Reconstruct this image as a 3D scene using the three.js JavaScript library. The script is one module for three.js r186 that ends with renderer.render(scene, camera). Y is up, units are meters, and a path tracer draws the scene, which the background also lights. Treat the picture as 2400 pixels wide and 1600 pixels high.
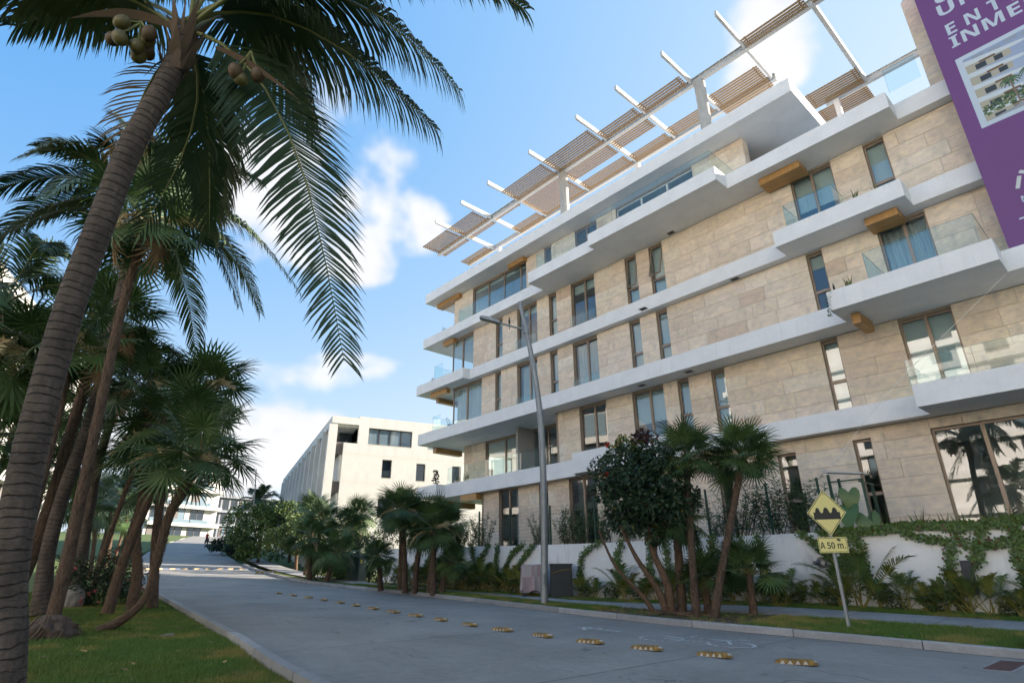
import * as THREE from 'three';
import { mergeGeometries } from 'three/addons/utils/BufferGeometryUtils.js';

// ---------- camera, sky, sun, exposure ----------
const scene = new THREE.Scene();
const camera = new THREE.PerspectiveCamera(61.196, 1024 / 682, 0.1, 1500);
camera.position.set(0, 1.5, 0);
camera.rotation.set(THREE.MathUtils.degToRad(22), THREE.MathUtils.degToRad(-42.007), THREE.MathUtils.degToRad(-0.481), 'YXZ');
const renderer = new THREE.WebGLRenderer({ antialias: true });
renderer.setSize(1024, 682);
renderer.toneMapping = THREE.LinearToneMapping;
renderer.toneMappingExposure = 3.75;
renderer.shadowMap.enabled = true;
renderer.shadowMap.type = THREE.PCFSoftShadowMap;

const SUN_EL = 20, SUN_AZ = 118;                      // azimuth from -z towards +x
const rad = THREE.MathUtils.degToRad;
const sunDir = new THREE.Vector3(Math.sin(rad(SUN_AZ)) * Math.cos(rad(SUN_EL)), Math.sin(rad(SUN_EL)), -Math.cos(rad(SUN_AZ)) * Math.cos(rad(SUN_EL)));
const sun = new THREE.DirectionalLight(new THREE.Color(1.0, 0.88, 0.74), 4.6);
sun.target.position.set(8, 4, -35); sun.position.copy(sunDir).multiplyScalar(170).add(sun.target.position);
sun.castShadow = true; sun.shadow.mapSize.set(4096, 4096); sun.shadow.radius = 1.5;
Object.assign(sun.shadow.camera, { left: -110, right: 110, top: 110, bottom: -110, near: 1, far: 420 });
scene.add(sun, sun.target);

let seed = 7;
const rnd = () => { seed = (seed + 0x6D2B79F5) | 0; let t = Math.imul(seed ^ (seed >>> 15), 1 | seed); t = (t + Math.imul(t ^ (t >>> 7), 61 | t)) ^ t; return ((t ^ (t >>> 14)) >>> 0) / 4294967296; };
const rr = (a, b) => a + (b - a) * rnd();
const hash3 = (x, y, z) => { let h = Math.imul(x, 374761393) ^ Math.imul(y, 668265263) ^ Math.imul(z, 1274126177); h = Math.imul(h ^ (h >>> 13), 1274126177); return ((h ^ (h >>> 16)) >>> 0) / 4294967296; };
const sm = t => t * t * (3 - 2 * t), mix = (a, b, t) => a + (b - a) * t, clamp = (v, a = 0, b = 1) => Math.max(a, Math.min(b, v));
const sstep = (a, b, v) => sm(clamp((v - a) / (b - a)));
function noise3(x, y, z) {
  const X = Math.floor(x), Y = Math.floor(y), Z = Math.floor(z), u = sm(x - X), v = sm(y - Y), w = sm(z - Z);
  const n = (a, b, c) => hash3(X + a, Y + b, Z + c);
  return mix(mix(mix(n(0, 0, 0), n(1, 0, 0), u), mix(n(0, 1, 0), n(1, 1, 0), u), v), mix(mix(n(0, 0, 1), n(1, 0, 1), u), mix(n(0, 1, 1), n(1, 1, 1), u), v), w);
}
const fbm = (x, y, z, o) => { let s = 0, a = 0.5, t = 0; for (let i = 0; i < o; i++) { s += a * noise3(x, y, z); t += a; a *= 0.5; x *= 2.03; y *= 2.03; z *= 2.03; } return s / t; };

{ // a clear afternoon sky with loose cumulus, paler round the sun and towards the horizon
  const W = 1536, H = 768, px = new Float32Array(W * H * 4), K = 0.3;
  const blobs = [[22, 42, 5, 4], [25, 38, 5, 4], [21, 35, 6, 3.5], [25, 31, 6, 4], [16, 31, 6, 4], [13, 36, 4, 3], [27, 28, 3, 2], [22, 18, 6, 2.2], [28, 19.5, 7, 1.6], [20, 12.5, 6, 3.2], [15, 10, 7, 4], [25, 12, 4, 2], [8, 12, 8, 4], [73.5, 46, 3.4, 4], [71, 42, 4, 3], [67, 38, 3, 2], [33, 33, 2, 2.6], [50, 6, 14, 3], [96, 30, 12, 5], [120, 60, 14, 7], [150, 36, 16, 8], [205, 28, 18, 8], [260, 40, 16, 8], [310, 22, 16, 8], [335, 12, 12, 5], [230, 12, 22, 5]];
  for (let j = 0; j < H; j++) for (let i = 0; i < W; i++) {
    const el = ((j + 0.5) / H - 0.5) * Math.PI, ph = ((i + 0.5) / W - 0.5) * 2 * Math.PI;
    const dx = Math.cos(el) * Math.cos(ph), dy = Math.sin(el), dz = Math.cos(el) * Math.sin(ph);
    const e = Math.max(0, el * 57.2958), g = Math.acos(clamp(dx * sunDir.x + dy * sunDir.y + dz * sunDir.z, -1, 1)) * 57.2958;
    const t = clamp(0.85 * Math.exp(-g * g / 4200) + 0.92 * Math.exp(-Math.pow(e / 22, 1.35)));
    let r = mix(0.055, 0.84, Math.pow(t, 1.15)), gg = mix(0.285, 0.92, Math.pow(t, 0.88)), b = mix(0.77, 1.0, Math.pow(t, 0.7));
    let az = Math.atan2(dx, -dz) * 57.2958; if (az < -25) az += 360;
    if (el > 0) {
      let m = 0;
      for (const [ba, be, wa, we] of blobs) { let da = (az - ba); if (da > 180) da -= 360; if (da < -180) da += 360; da *= Math.cos(el); const q = (da / wa) ** 2 + ((e - be) / we) ** 2; if (q < 6) m += Math.exp(-q * 1.1); }
      const n = fbm(dx * 6.3 + 3, dy * 9 + 1, dz * 6.3 + 8, 6), f = fbm(dx * 24, dy * 30, dz * 24 + 5, 4);
      const d = sstep(0.34, 0.84, 0.68 * Math.min(m, 1.1) + 1.5 * (n - 0.5) * (0.3 + 0.7 * Math.min(1, m * 1.6)) + 0.6 * (f - 0.5) - 0.04) * 0.95;
      const c = 0.9 + 0.12 * (f - 0.45);
      r = mix(r, c, d); gg = mix(gg, c * 1.0, d); b = mix(b, c * 1.02, d);
    } else { const q = sstep(0, -0.12, el); r = mix(r, 0.25, q); gg = mix(gg, 0.26, q); b = mix(b, 0.27, q); }
    const k = (j * W + i) * 4; px[k] = r * K; px[k + 1] = gg * K; px[k + 2] = b * K; px[k + 3] = 1;
  }
  const tex = new THREE.DataTexture(px, W, H, THREE.RGBAFormat, THREE.FloatType);
  tex.mapping = THREE.EquirectangularReflectionMapping; tex.magFilter = THREE.LinearFilter; tex.needsUpdate = true;
  scene.background = tex; scene.environment = tex;
}

// ---------- helpers ----------
const names = {};
const numbered = n => { const k = names[n] = (names[n] ?? -1) + 1; return k ? `${n}_${String(k).padStart(3, '0')}` : n; };
const shade = o => { o.castShadow = o.receiveShadow = true; return o; };
function thing(name, label, category, base = [0, 0, 0], group, turn = 0) {
  const o = new THREE.Group(); o.name = numbered(name); o.position.set(...base); o.rotation.y = turn;
  o.userData = { label, category }; if (group) o.userData.group = group;
  scene.add(o); return o;
}
// a part: geometry given in world metres when the parent is an unturned thing placed at its base (world = true)
function part(name, geo, mat, parent, world = false) {
  const g = Array.isArray(geo) ? (geo.length > 1 ? mergeGeometries(geo) : geo[0]) : geo;
  const m = shade(new THREE.Mesh(g, mat)); m.name = name; parent.add(m);
  if (world) m.position.copy(parent.position).negate();
  return m;
}
function single(name, geo, mat, label, category, group) {
  const m = part(numbered(name), geo, mat, scene); m.userData = { label, category }; if (group) m.userData.group = group; return m;
}
function structure(name, geo, mat) { const m = part(name, geo, mat, scene); m.userData.kind = 'structure'; return m; }
function copyOf(o, pos, turn, label, s = 1) { const c = o.clone(); c.name = numbered(o.name.replace(/_\d{3}$/, '')); c.position.set(...pos); c.rotation.y = turn; c.scale.setScalar(s); c.userData = { ...o.userData }; if (label) c.userData.label = label; scene.add(c); return c; }

const V3 = (a, b, c) => new THREE.Vector3(a, b, c);
// box by its extents, uv in metres
function bx(x0, x1, y0, y1, z0, z1, du = 0, dv = 0) {
  const w = x1 - x0, h = y1 - y0, d = z1 - z0, g = new THREE.BoxGeometry(w, h, d), uv = g.attributes.uv, S = [[d, h], [d, h], [w, d], [w, d], [w, h], [w, h]];
  for (let i = 0; i < 24; i++) { const s = S[i >> 2]; uv.setXY(i, uv.getX(i) * s[0] + du, uv.getY(i) * s[1] + dv); }
  g.translate((x0 + x1) / 2, (y0 + y1) / 2, (z0 + z1) / 2); return g;
}
function tubeGeo(pts, radii, seg = 8, sub = 1, cap = false) { // a tapered tube through points
  const c = pts.length > 2 ? new THREE.CatmullRomCurve3(pts) : new THREE.LineCurve3(pts[0], pts[1]);
  const n = (pts.length - 1) * sub, P = [], N = [], U = [], I = [], fr = c.computeFrenetFrames(n, false);
  let len = 0, last = null;
  for (let i = 0; i <= n; i++) {
    const t = i / n, p = c.getPoint(t), q = t * (radii.length - 1), k = Math.min(radii.length - 2, Math.floor(q)), r = mix(radii[k], radii[k + 1], q - k);
    if (last) len += last.distanceTo(p); last = p;
    for (let j = 0; j <= seg; j++) {
      const a = j / seg * 2 * Math.PI, d = fr.normals[i].clone().multiplyScalar(Math.cos(a)).addScaledVector(fr.binormals[i], Math.sin(a));
      P.push(p.x + d.x * r, p.y + d.y * r, p.z + d.z * r); N.push(d.x, d.y, d.z); U.push(j / seg * 2 * Math.PI * r, len);
      if (i < n && j < seg) { const A = i * (seg + 1) + j, B = A + seg + 1; I.push(A, A + 1, B, B, A + 1, B + 1); }
    }
  }
  if (cap) { const b = n * (seg + 1), ce = P.length / 3, p = c.getPoint(1), tg = fr.tangents[n]; P.push(p.x, p.y, p.z); N.push(tg.x, tg.y, tg.z); U.push(0, len); for (let j = 0; j < seg; j++) I.push(b + j, b + j + 1, ce); }
  const g = new THREE.BufferGeometry(); g.setAttribute('position', new THREE.Float32BufferAttribute(P, 3)); g.setAttribute('normal', new THREE.Float32BufferAttribute(N, 3)); g.setAttribute('uv', new THREE.Float32BufferAttribute(U, 2)); g.setIndex(I); return g;
}
class Tris { // loose triangles and quads
  constructor() { this.p = []; this.u = []; this.c = []; }
  quad(a, b, c, d, col) { this.tri(a, b, c, col); this.tri(a, c, d, col); return this; }
  tri(a, b, c, col) { for (const v of [a, b, c]) { this.p.push(v.x, v.y, v.z); this.u.push(v.x + v.z, v.y); if (col) this.c.push(...col); } return this; }
  geo() { const g = new THREE.BufferGeometry(); g.setAttribute('position', new THREE.Float32BufferAttribute(this.p, 3)); g.setAttribute('uv', new THREE.Float32BufferAttribute(this.u, 2)); if (this.c.length) g.setAttribute('color', new THREE.Float32BufferAttribute(this.c, 3)); g.computeVertexNormals(); return g; }
}
const lin = (r, g, b) => new THREE.Color().setRGB(r, g, b);
const M = (r, g, b, rough = 0.8, o = {}) => new THREE.MeshStandardMaterial({ color: lin(r, g, b), roughness: rough, ...o });
// a repeating texture of n pixels over `metres`, f(u, v) -> [r, g, b] in 0..1 (sRGB when colour)
function tex(n, metres, f, colour = true, m2 = metres) {
  const d = new Uint8Array(n * n * 4);
  for (let j = 0; j < n; j++) for (let i = 0; i < n; i++) { const c = f(i / n, j / n), k = (j * n + i) * 4; for (let q = 0; q < 3; q++) d[k + q] = clamp(c[q]) * 255; d[k + 3] = 255; }
  const t = new THREE.DataTexture(d, n, n); t.magFilter = THREE.LinearFilter; t.minFilter = THREE.LinearMipmapLinearFilter; t.generateMipmaps = true;
  t.wrapS = t.wrapT = THREE.RepeatWrapping; t.repeat.set(1 / metres, 1 / m2); if (colour) t.colorSpace = THREE.SRGBColorSpace; t.needsUpdate = true; return t;
}
// tiling fbm
const tn = (u, v, f, o, s = 0) => { const a = u * 2 * Math.PI, b = v * 2 * Math.PI, k = f / 6.283; const q = (p, r) => fbm(Math.cos(p) * k + 9 + s, Math.sin(p) * k + 4, Math.cos(r) * k + Math.sin(r) * k * 1.7 + 5 + s, o); return (q(a, b) + q(b + 1, a + 2)) / 2; };
const gray = f => (u, v) => { const c = f(u, v); return [c, c, c]; };

// ---------- terrain ----------
const gy = z => { if (z > -30) return -0.03 * z; const d = -z - 30; return 0.9 + 0.03 * d + 0.06 * (Math.sqrt(d * d + 400) - 20); };
const table = T => z => { if (z >= T[0][0]) return T[0][1]; for (let i = 1; i < T.length; i++) if (z >= T[i][0]) { const [a, b] = [T[i - 1], T[i]], t = (z - a[0]) / (b[0] - a[0]); const m0 = i > 1 ? (b[1] - T[i - 2][1]) / (b[0] - T[i - 2][0]) : (b[1] - a[1]) / (b[0] - a[0]), m1 = i < T.length - 1 ? (T[i + 1][1] - a[1]) / (T[i + 1][0] - a[0]) : (b[1] - a[1]) / (b[0] - a[0]), h = b[0] - a[0]; return (2 * t ** 3 - 3 * t * t + 1) * a[1] + (t ** 3 - 2 * t * t + t) * h * m0 + (3 * t * t - 2 * t ** 3) * b[1] + (t ** 3 - t * t) * h * m1; } return T[T.length - 1][1]; };
const roadL = table([[30, 1.8], [10, 2.6], [0, 3.0], [-8, 3.65], [-12.5, 4.3], [-20, 5.2], [-28, 6.2], [-40, 7.9], [-50, 9.6], [-70, 13.5], [-90, 19], [-110, 25.4], [-135, 34]]);
const roadR = table([[30, 14.3], [10, 14.2], [0, 14.1], [-5, 14.05], [-9, 13.8], [-13, 14.0], [-20, 14.8], [-28, 15.3], [-36, 15.7], [-50, 17.4], [-70, 21.5], [-90, 26], [-110, 31.6], [-135, 40]]);
const pathA = table([[30, 16.6], [0, 16.6], [-6, 16.4], [-11, 15.6], [-15, 15.5], [-20, 16.1], [-28, 16.5], [-36, 16.9], [-50, 18.4], [-70, 22.5], [-110, 33], [-135, 41]]);
const pathB = table([[30, 18.5], [0, 18.4], [-8, 18.1], [-14, 17.3], [-20, 17.4], [-30, 17.7], [-36, 18.3], [-50, 20.2], [-70, 24.2], [-110, 35], [-135, 43]]);
const wallX = table([[30, 19.5], [5, 19.4], [-7, 19.2], [-14, 18.6], [-20, 18.3], [-26, 18.2], [-34, 18.2]]);
const rise = (x, z) => 0.045 * sstep(-16, -8, z) * Math.max(0, x - 14.2);
const gR = (x, z) => gy(z) + 0.13 + rise(x, z);
const gL = (x, z) => gy(z) - 0.01 + 0.05 * sstep(0.6, 5, roadL(z) - x) + 0.03 * noise3(x * 0.7 + 40, 0, z * 0.7 + 200);
// a strip of ground between two edges
function strip(a, b, z0, z1, h, n = 80, m = 3) {
  const P = [], U = [], I = [];
  for (let i = 0; i <= n; i++) { const z = mix(z0, z1, i / n); for (let j = 0; j <= m; j++) { const x = mix(a(z), b(z), j / m); P.push(x, h(x, z), z); U.push(x, z); if (i < n && j < m) { const A = i * (m + 1) + j; I.push(A, A + 1, A + m + 1, A + 1, A + m + 2, A + m + 1); } } }
  const g = new THREE.BufferGeometry(); g.setAttribute('position', new THREE.Float32BufferAttribute(P, 3)); g.setAttribute('uv', new THREE.Float32BufferAttribute(U, 2)); g.setIndex(I); g.computeVertexNormals();
  if (g.attributes.normal.getY(5) < 0) { for (let i = 0; i < I.length; i += 3) [I[i], I[i + 1]] = [I[i + 1], I[i]]; g.setIndex(I); g.computeVertexNormals(); }
  return g;
}
const asphaltMap = tex(1024, 11, gray((u, v) => { const n = tn(u, v, 90, 2), l = tn(u, v, 4, 4, 3), m = tn(u, v, 14, 3, 6), c = Math.abs(tn(u, v, 5, 4, 11) - 0.5), g = tn(u, v, 30, 2, 13); const crack = c < 0.003 && g > 0.5 ? 0.1 : 0; return 0.63 + 0.1 * (n - 0.5) + 0.26 * (l - 0.5) + 0.06 * (m - 0.5) + 0.09 * (hash3(Math.round(u * 1024), Math.round(v * 1024), 5) - 0.5) - crack; }));
const fineBump = tex(256, 0.9, gray((u, v) => tn(u, v, 60, 3)), false);
const mRoad = new THREE.MeshStandardMaterial({ color: lin(0.66, 0.635, 0.595), map: asphaltMap, roughness: 0.82, bumpMap: fineBump, bumpScale: 0.004 });
const concMap = tex(512, 3.1, gray((u, v) => { const n = tn(u, v, 50, 3), l = tn(u, v, 5, 5, 7); return 0.8 + 0.12 * (n - 0.5) + 0.34 * (l - 0.5) - (l > 0.58 ? 0.12 * (l - 0.58) / 0.2 : 0); }));
const mConc = new THREE.MeshStandardMaterial({ color: lin(0.42, 0.42, 0.42), map: concMap, roughness: 0.88, bumpMap: fineBump, bumpScale: 0.003 });
const grassMap = tex(512, 4.3, (u, v) => { const n = tn(u, v, 60, 3), l = tn(u, v, 6, 4, 2); const k = 0.75 + 0.5 * (n - 0.5); return [k * (0.36 + 0.4 * (l - 0.4)), k * (0.5 + 0.12 * (l - 0.5)), k * 0.2]; });
const mSoil = new THREE.MeshStandardMaterial({ map: grassMap, color: lin(0.8, 0.8, 0.7), roughness: 0.95 });
const dirtMap = tex(256, 1.7, (u, v) => { const n = tn(u, v, 30, 4); return [0.30 + 0.2 * (n - 0.5), 0.22 + 0.16 * (n - 0.5), 0.16 + 0.12 * (n - 0.5)]; });
const mDirt = new THREE.MeshStandardMaterial({ map: dirtMap, roughness: 1 });
{
  const P = [], U = [], I = [], xs = [], zs = []; // the land, out to the horizon
  for (let x = -420; x <= 460; x += 20) xs.push(x); for (let z = 200; z >= -620; z -= z > -160 ? 5 : 20) zs.push(z);
  zs.forEach((z, i) => xs.forEach((x, j) => { const zz = Math.max(z, -112); P.push(x, gy(zz) - 0.3 - (z < -112 ? (-112 - z) * 0.03 : 0), z); U.push(x, z); if (i && j) { const n = xs.length, A = (i - 1) * n + j - 1; I.push(A, A + 1, A + n, A + 1, A + n + 1, A + n); } }));
  const g = new THREE.BufferGeometry(); g.setAttribute('position', new THREE.Float32BufferAttribute(P, 3)); g.setAttribute('uv', new THREE.Float32BufferAttribute(U, 2)); g.setIndex(I); g.computeVertexNormals();
  structure('ground', g, mSoil);
}
structure('road', strip(z => roadL(z) - 0.02, z => roadR(z) + 0.02, 30, -135, (x, z) => gy(z), 160, 4), mRoad);
{
  const road = scene.children[scene.children.length - 1], mJ = M(0.05, 0.05, 0.05, 0.95); // sawn joints and the gritty line along the gutters
  for (let z = 3; z > -48; z -= 4.6) part('road_joint', strip(q => roadL(q) + 0.1, q => roadR(q) - 0.1, z, z - 0.016, (x, q) => gy(q) + 0.0025, 1, 2), mJ, road);
  const g = new Tris(); for (const [e, s] of [[roadR, -1], [roadL, 1]]) for (let z = 4; z > -46; z -= 0.12) { const w = q => 0.02 + 0.09 * Math.pow(fbm(q * 2.1, 3, s * 5, 4), 1.6), z1 = z - 0.12; g.quad(V3(e(z), gy(z) + 0.003, z), V3(e(z) + s * w(z), gy(z) + 0.003, z), V3(e(z1) + s * w(z1), gy(z1) + 0.003, z1), V3(e(z1), gy(z1) + 0.003, z1)); }
  part('gutter_grit', g.geo(), new THREE.MeshStandardMaterial({ color: lin(0.09, 0.08, 0.07), roughness: 1, side: THREE.DoubleSide }), road).userData.kind = 'stuff';
}
structure('lawn', strip(z => -14, z => roadL(z) - 0.19, 30, -135, (x, z) => gL(x, z), 200, 24), mSoil);
structure('verge', strip(z => roadR(z) + 0.17, pathA, 30, -37, (x, z) => gR(x, z), 120, 4), mSoil);
structure('pavement', [strip(z => pathA(z) + 0.004, z => pathB(z) - 0.004, -56, -135, (x, z) => gR(x, z) + 0.02, 60, 2)], mConc);
structure('planting_strip', strip(pathB, z => wallX(z) + 0.02, 30, -34, (x, z) => gR(x, z), 120, 3), mSoil);
{ // pavement slabs, one by one, with open joints
  const pv = structure('pavement_near', strip(z => pathA(z) - 0.01, z => pathB(z) + 0.01, 30, -56, (x, z) => gR(x, z) - 0.06, 120, 2), mDirt);
  const cols = [1, 0.93, 1.05, 0.97].map(k => { const m = mConc.clone(); m.color.multiplyScalar(k); return m; });
  let z = 9, i = 0; while (z > -55.5) { const z1 = z - 1.92, g = strip(pathA, pathB, z - 0.008, z1 + 0.008, (x, q) => gR(x, q) + 0.02, 3, 3);
    part('paving_slab', g, cols[(i * 7 + (i >> 2)) % 4], pv); z = z1; i++; }
}
// kerbs: stones laid end to end
function kerb(name, edge, side, z0, z1, len, top) {
  const root = structure(name, strip(z => edge(z) + (side > 0 ? 0.03 : -0.14), z => edge(z) + (side > 0 ? 0.14 : -0.03), z0, z1, (x, z) => gy(z) + 0.02, 60, 1), mDirt);
  const ms = [1.05, 0.95, 1.12, 0.9].map(k => { const m = mConc.clone(); m.color.multiplyScalar(k); return m; });
  let i = 0; for (let z = z0; z > z1; z -= len, i++) {
    const g = new Tris(), N = 4, a = z - 0.01, b = Math.max(z1, z - len) + 0.01, o = rr(-0.006, 0.006);
    const sec = (q) => { const e = edge(q), y = gy(q), s = side; return [V3(e, y - 0.05, q), V3(e + s * 0.01, y + top - 0.02 + o, q), V3(e + s * 0.03, y + top + o, q), V3(e + s * 0.185, y + top + o, q), V3(e + s * 0.2, y - 0.08, q)]; };
    for (let k = 0; k < N; k++) { const A = sec(mix(a, b, k / N)), B = sec(mix(a, b, (k + 1) / N)); for (let j = 0; j < 4; j++) side > 0 ? g.quad(A[j], B[j], B[j + 1], A[j + 1]) : g.quad(B[j], A[j], A[j + 1], B[j + 1]); }
    for (const [S, f] of [[sec(a), 1], [sec(b), -1]]) for (let j = 1; j < 4; j++) (f * side > 0) ? g.tri(S[0], S[j], S[j + 1]) : g.tri(S[0], S[j + 1], S[j]);
    part('kerb_stone', g.geo(), ms[Math.floor(rnd() * 4)], root);
  }
}
kerb('kerb_by_building', roadR, 1, 8, -56, 2.4, 0.15);
kerb('kerb_by_lawn', roadL, -1, 4, -56, 2.4, 0.15);

// ---------- the stone and white apartment building ----------
const stuccoMap = tex(512, 2.7, gray((u, v) => { const k = tn(u, v * 0.12, 34, 3, 12); return 0.94 + 0.06 * (tn(u, v, 70, 3) - 0.5) + 0.1 * (tn(u, v, 4, 4, 5) - 0.5) - (k > 0.64 ? (k - 0.64) * 0.25 : 0); }));
const stuccoBump = tex(256, 0.5, gray((u, v) => tn(u, v, 60, 3, 2)), false);
const mWhite = new THREE.MeshStandardMaterial({ color: lin(0.92, 0.91, 0.90), map: stuccoMap, roughness: 0.75, bumpMap: stuccoBump, bumpScale: 0.003 });
const mSteel = M(0.5, 0.5, 0.485, 0.5);
const mSlat = M(0.26, 0.155, 0.06, 0.4);
const mFrame = M(0.30, 0.225, 0.17, 0.45, { metalness: 0.3 });
const mFrameWhite = M(0.62, 0.62, 0.62, 0.4);
const mGlass = new THREE.MeshPhysicalMaterial({ color: lin(0.66, 0.76, 0.78), roughness: 0.008, transmission: 1, thickness: 0, ior: 2.3, specularIntensity: 1 });
const mBalu = new THREE.MeshPhysicalMaterial({ color: lin(0.83, 0.95, 0.95), roughness: 0.01, transmission: 1, thickness: 0, ior: 1.75 });
const mGlassEdge = M(0.08, 0.22, 0.22, 0.2);
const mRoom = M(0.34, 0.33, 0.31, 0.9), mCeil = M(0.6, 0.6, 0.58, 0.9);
const mCurtain = new THREE.MeshPhysicalMaterial({ color: lin(0.78, 0.8, 0.78), roughness: 0.95, transmission: 0.25, thickness: 0, side: THREE.DoubleSide });
const mBlind = M(0.66, 0.7, 0.68, 0.8, { side: THREE.DoubleSide });
const mBox = new THREE.MeshStandardMaterial({ color: lin(0.62, 0.36, 0.13), roughness: 0.4, map: tex(256, 1.4, (u, v) => { const n = tn(u, v * 0.12, 40, 3), k = 0.82 + 0.35 * (n - 0.5); return [k, k * 0.97, k * 0.93]; }) });
const travMap = tex(512, 2.6, (u, v) => { const w = tn(u, v, 5, 4), l = tn(u, v * 2, 12, 4, 4), n = tn(u, v, 70, 2, 1), p = n > 0.69 ? 0.06 : 0; const k = 0.92 + 0.22 * (l - 0.5) + 0.26 * (w - 0.5) + 0.1 * (n - 0.5) - p; return [k, k * (0.97 - 0.05 * (w - 0.5)), k * (0.94 - 0.12 * (l - 0.5))]; });
const travBump = tex(256, 0.8, gray((u, v) => tn(u, v, 50, 3, 6)), false);
const stoneTones = [[0.85, 0.745, 0.62], [0.88, 0.785, 0.665], [0.81, 0.705, 0.585], [0.90, 0.83, 0.72], [0.79, 0.675, 0.555], [0.85, 0.76, 0.65], [0.89, 0.79, 0.645], [0.735, 0.605, 0.495], [0.865, 0.755, 0.61]];
const mStones = stoneTones.map(c => new THREE.MeshStandardMaterial({ color: lin(...c), map: travMap, roughness: 0.72, bumpMap: travBump, bumpScale: 0.002 }));
const mJoint = M(0.30, 0.24, 0.18, 0.9);

const BX = 22, YE = 6.05, YD = 9.55, YC = 13.18, YB = 16.76, YR = 20.0, TH = 0.68;
const tower = thing('apartment_building', 'cream stone apartment building with stepped white balcony slabs and slatted roof pergola', 'building', [BX, 2.2, -14]);
const tw = (n, g, m) => part(n, g, m, tower, true);
// white slabs, stepped in plan: [underside, top, front, z0, z1]
const slabs = [
  [YR, YR + 0.7, 20.9, -32.7, -5.8, 29], [YB, YB + TH, 21.35, -33.4, -20.96], [YB, YB + TH, 20.13, -20.96, -16.06], [YB, YB + TH, 19.67, -16.06, -9.0], [YB, YB + TH, 20.6, -9.0, -2.8], [YB, YB + TH, 21.55, -2.8, 9],
  [YC, YC + TH, 21.07, -33.5, -28.1], [YC, YC + TH, 21.58, -28.1, -7.56], [YC, YC + TH, 20.6, -7.56, -3.14], [YC, YC + TH, 21.47, -3.14, 9],
  [YD, YD + 0.72, 20.95, -32.8, -5.87], [YD, YD + TH, 19.55, -5.87, -1.36], [YD, YD + TH, 20.66, -1.36, 9],
  [YE, YE + TH, 20.8, -32.4, -30.2], [YE - 0.08, YE + TH + 0.04, 21.5, -30.2, -19.3], [YE, YE + 1.0, 21.3, -19.3, -13.6], [YE, YE + TH, 21.5, -13.6, -4.35], [YE, YE + TH, 20.2, -4.35, 9]];
for (const [y0, y1, x0, z0, z1, xe] of slabs) tw('balcony_slab', bx(x0, xe || 31, y0, y1, z0 + 0.001, z1 - 0.001, z0 * 1.3, y0), mWhite);
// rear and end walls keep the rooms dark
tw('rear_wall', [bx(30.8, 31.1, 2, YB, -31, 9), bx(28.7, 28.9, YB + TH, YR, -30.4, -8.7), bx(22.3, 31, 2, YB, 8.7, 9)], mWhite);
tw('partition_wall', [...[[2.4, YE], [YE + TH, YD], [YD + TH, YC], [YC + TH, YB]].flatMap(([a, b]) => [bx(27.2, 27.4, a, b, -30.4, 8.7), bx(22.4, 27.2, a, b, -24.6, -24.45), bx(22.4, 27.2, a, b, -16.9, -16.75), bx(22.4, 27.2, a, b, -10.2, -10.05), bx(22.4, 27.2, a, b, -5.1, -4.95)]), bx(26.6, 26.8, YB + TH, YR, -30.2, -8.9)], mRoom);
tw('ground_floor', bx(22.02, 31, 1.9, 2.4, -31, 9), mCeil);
const stoneLeft = { n: 0, far: [] };
function panels(wall, x, y0, y1, z0, z1, courseY) { // stone panels of one stretch of wall, in courses
  const H = 0.605, first = Math.floor((y0 - courseY) / H);
  for (let k = first; courseY + k * H < y1; k++) {
    const a = Math.max(y0, courseY + k * H), b = Math.min(y1, courseY + (k + 1) * H); if (b - a < 0.05) continue;
    let z = z1; while (z > z0 + 0.02) {
      let w = rr(0.75, 2.0) * (rnd() < 0.25 ? 1.25 : 1), e = z - w; if (e - z0 < 0.3) e = z0;
      const t = Math.floor(rnd() * rnd() * 9.99 * 0.999 + (rnd() < 0.12 ? 3 : 0)) % 9, p = rr(0, 0.007);
      const g = bx(x - 0.035 - p, x, a + 0.005, b - 0.005, e + 0.005, z - 0.005, rr(0, 9), rr(0, 9));
      if (z > -21 && y0 > 5.9 && stoneLeft.n < 296) { part('stone_panel', g, mStones[t], wall); stoneLeft.n++; } else stoneLeft.far.push([g, t]);
      z = e;
    }
  }
}
function curtain(x, y0, y1, z0, z1) { const g = new Tris(), n = Math.round((z1 - z0) * 26); for (let i = 0; i < n; i++) { const a = mix(z0, z1, i / n), b = mix(z0, z1, (i + 1) / n), f = q => x + 0.045 * Math.sin(q * 27) + 0.03 * Math.sin(q * 61 + 1); g.quad(V3(f(a), y0, a), V3(f(b), y0, b), V3(f(b), y1, b), V3(f(a), y1, a)); } return g.geo(); }
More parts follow.
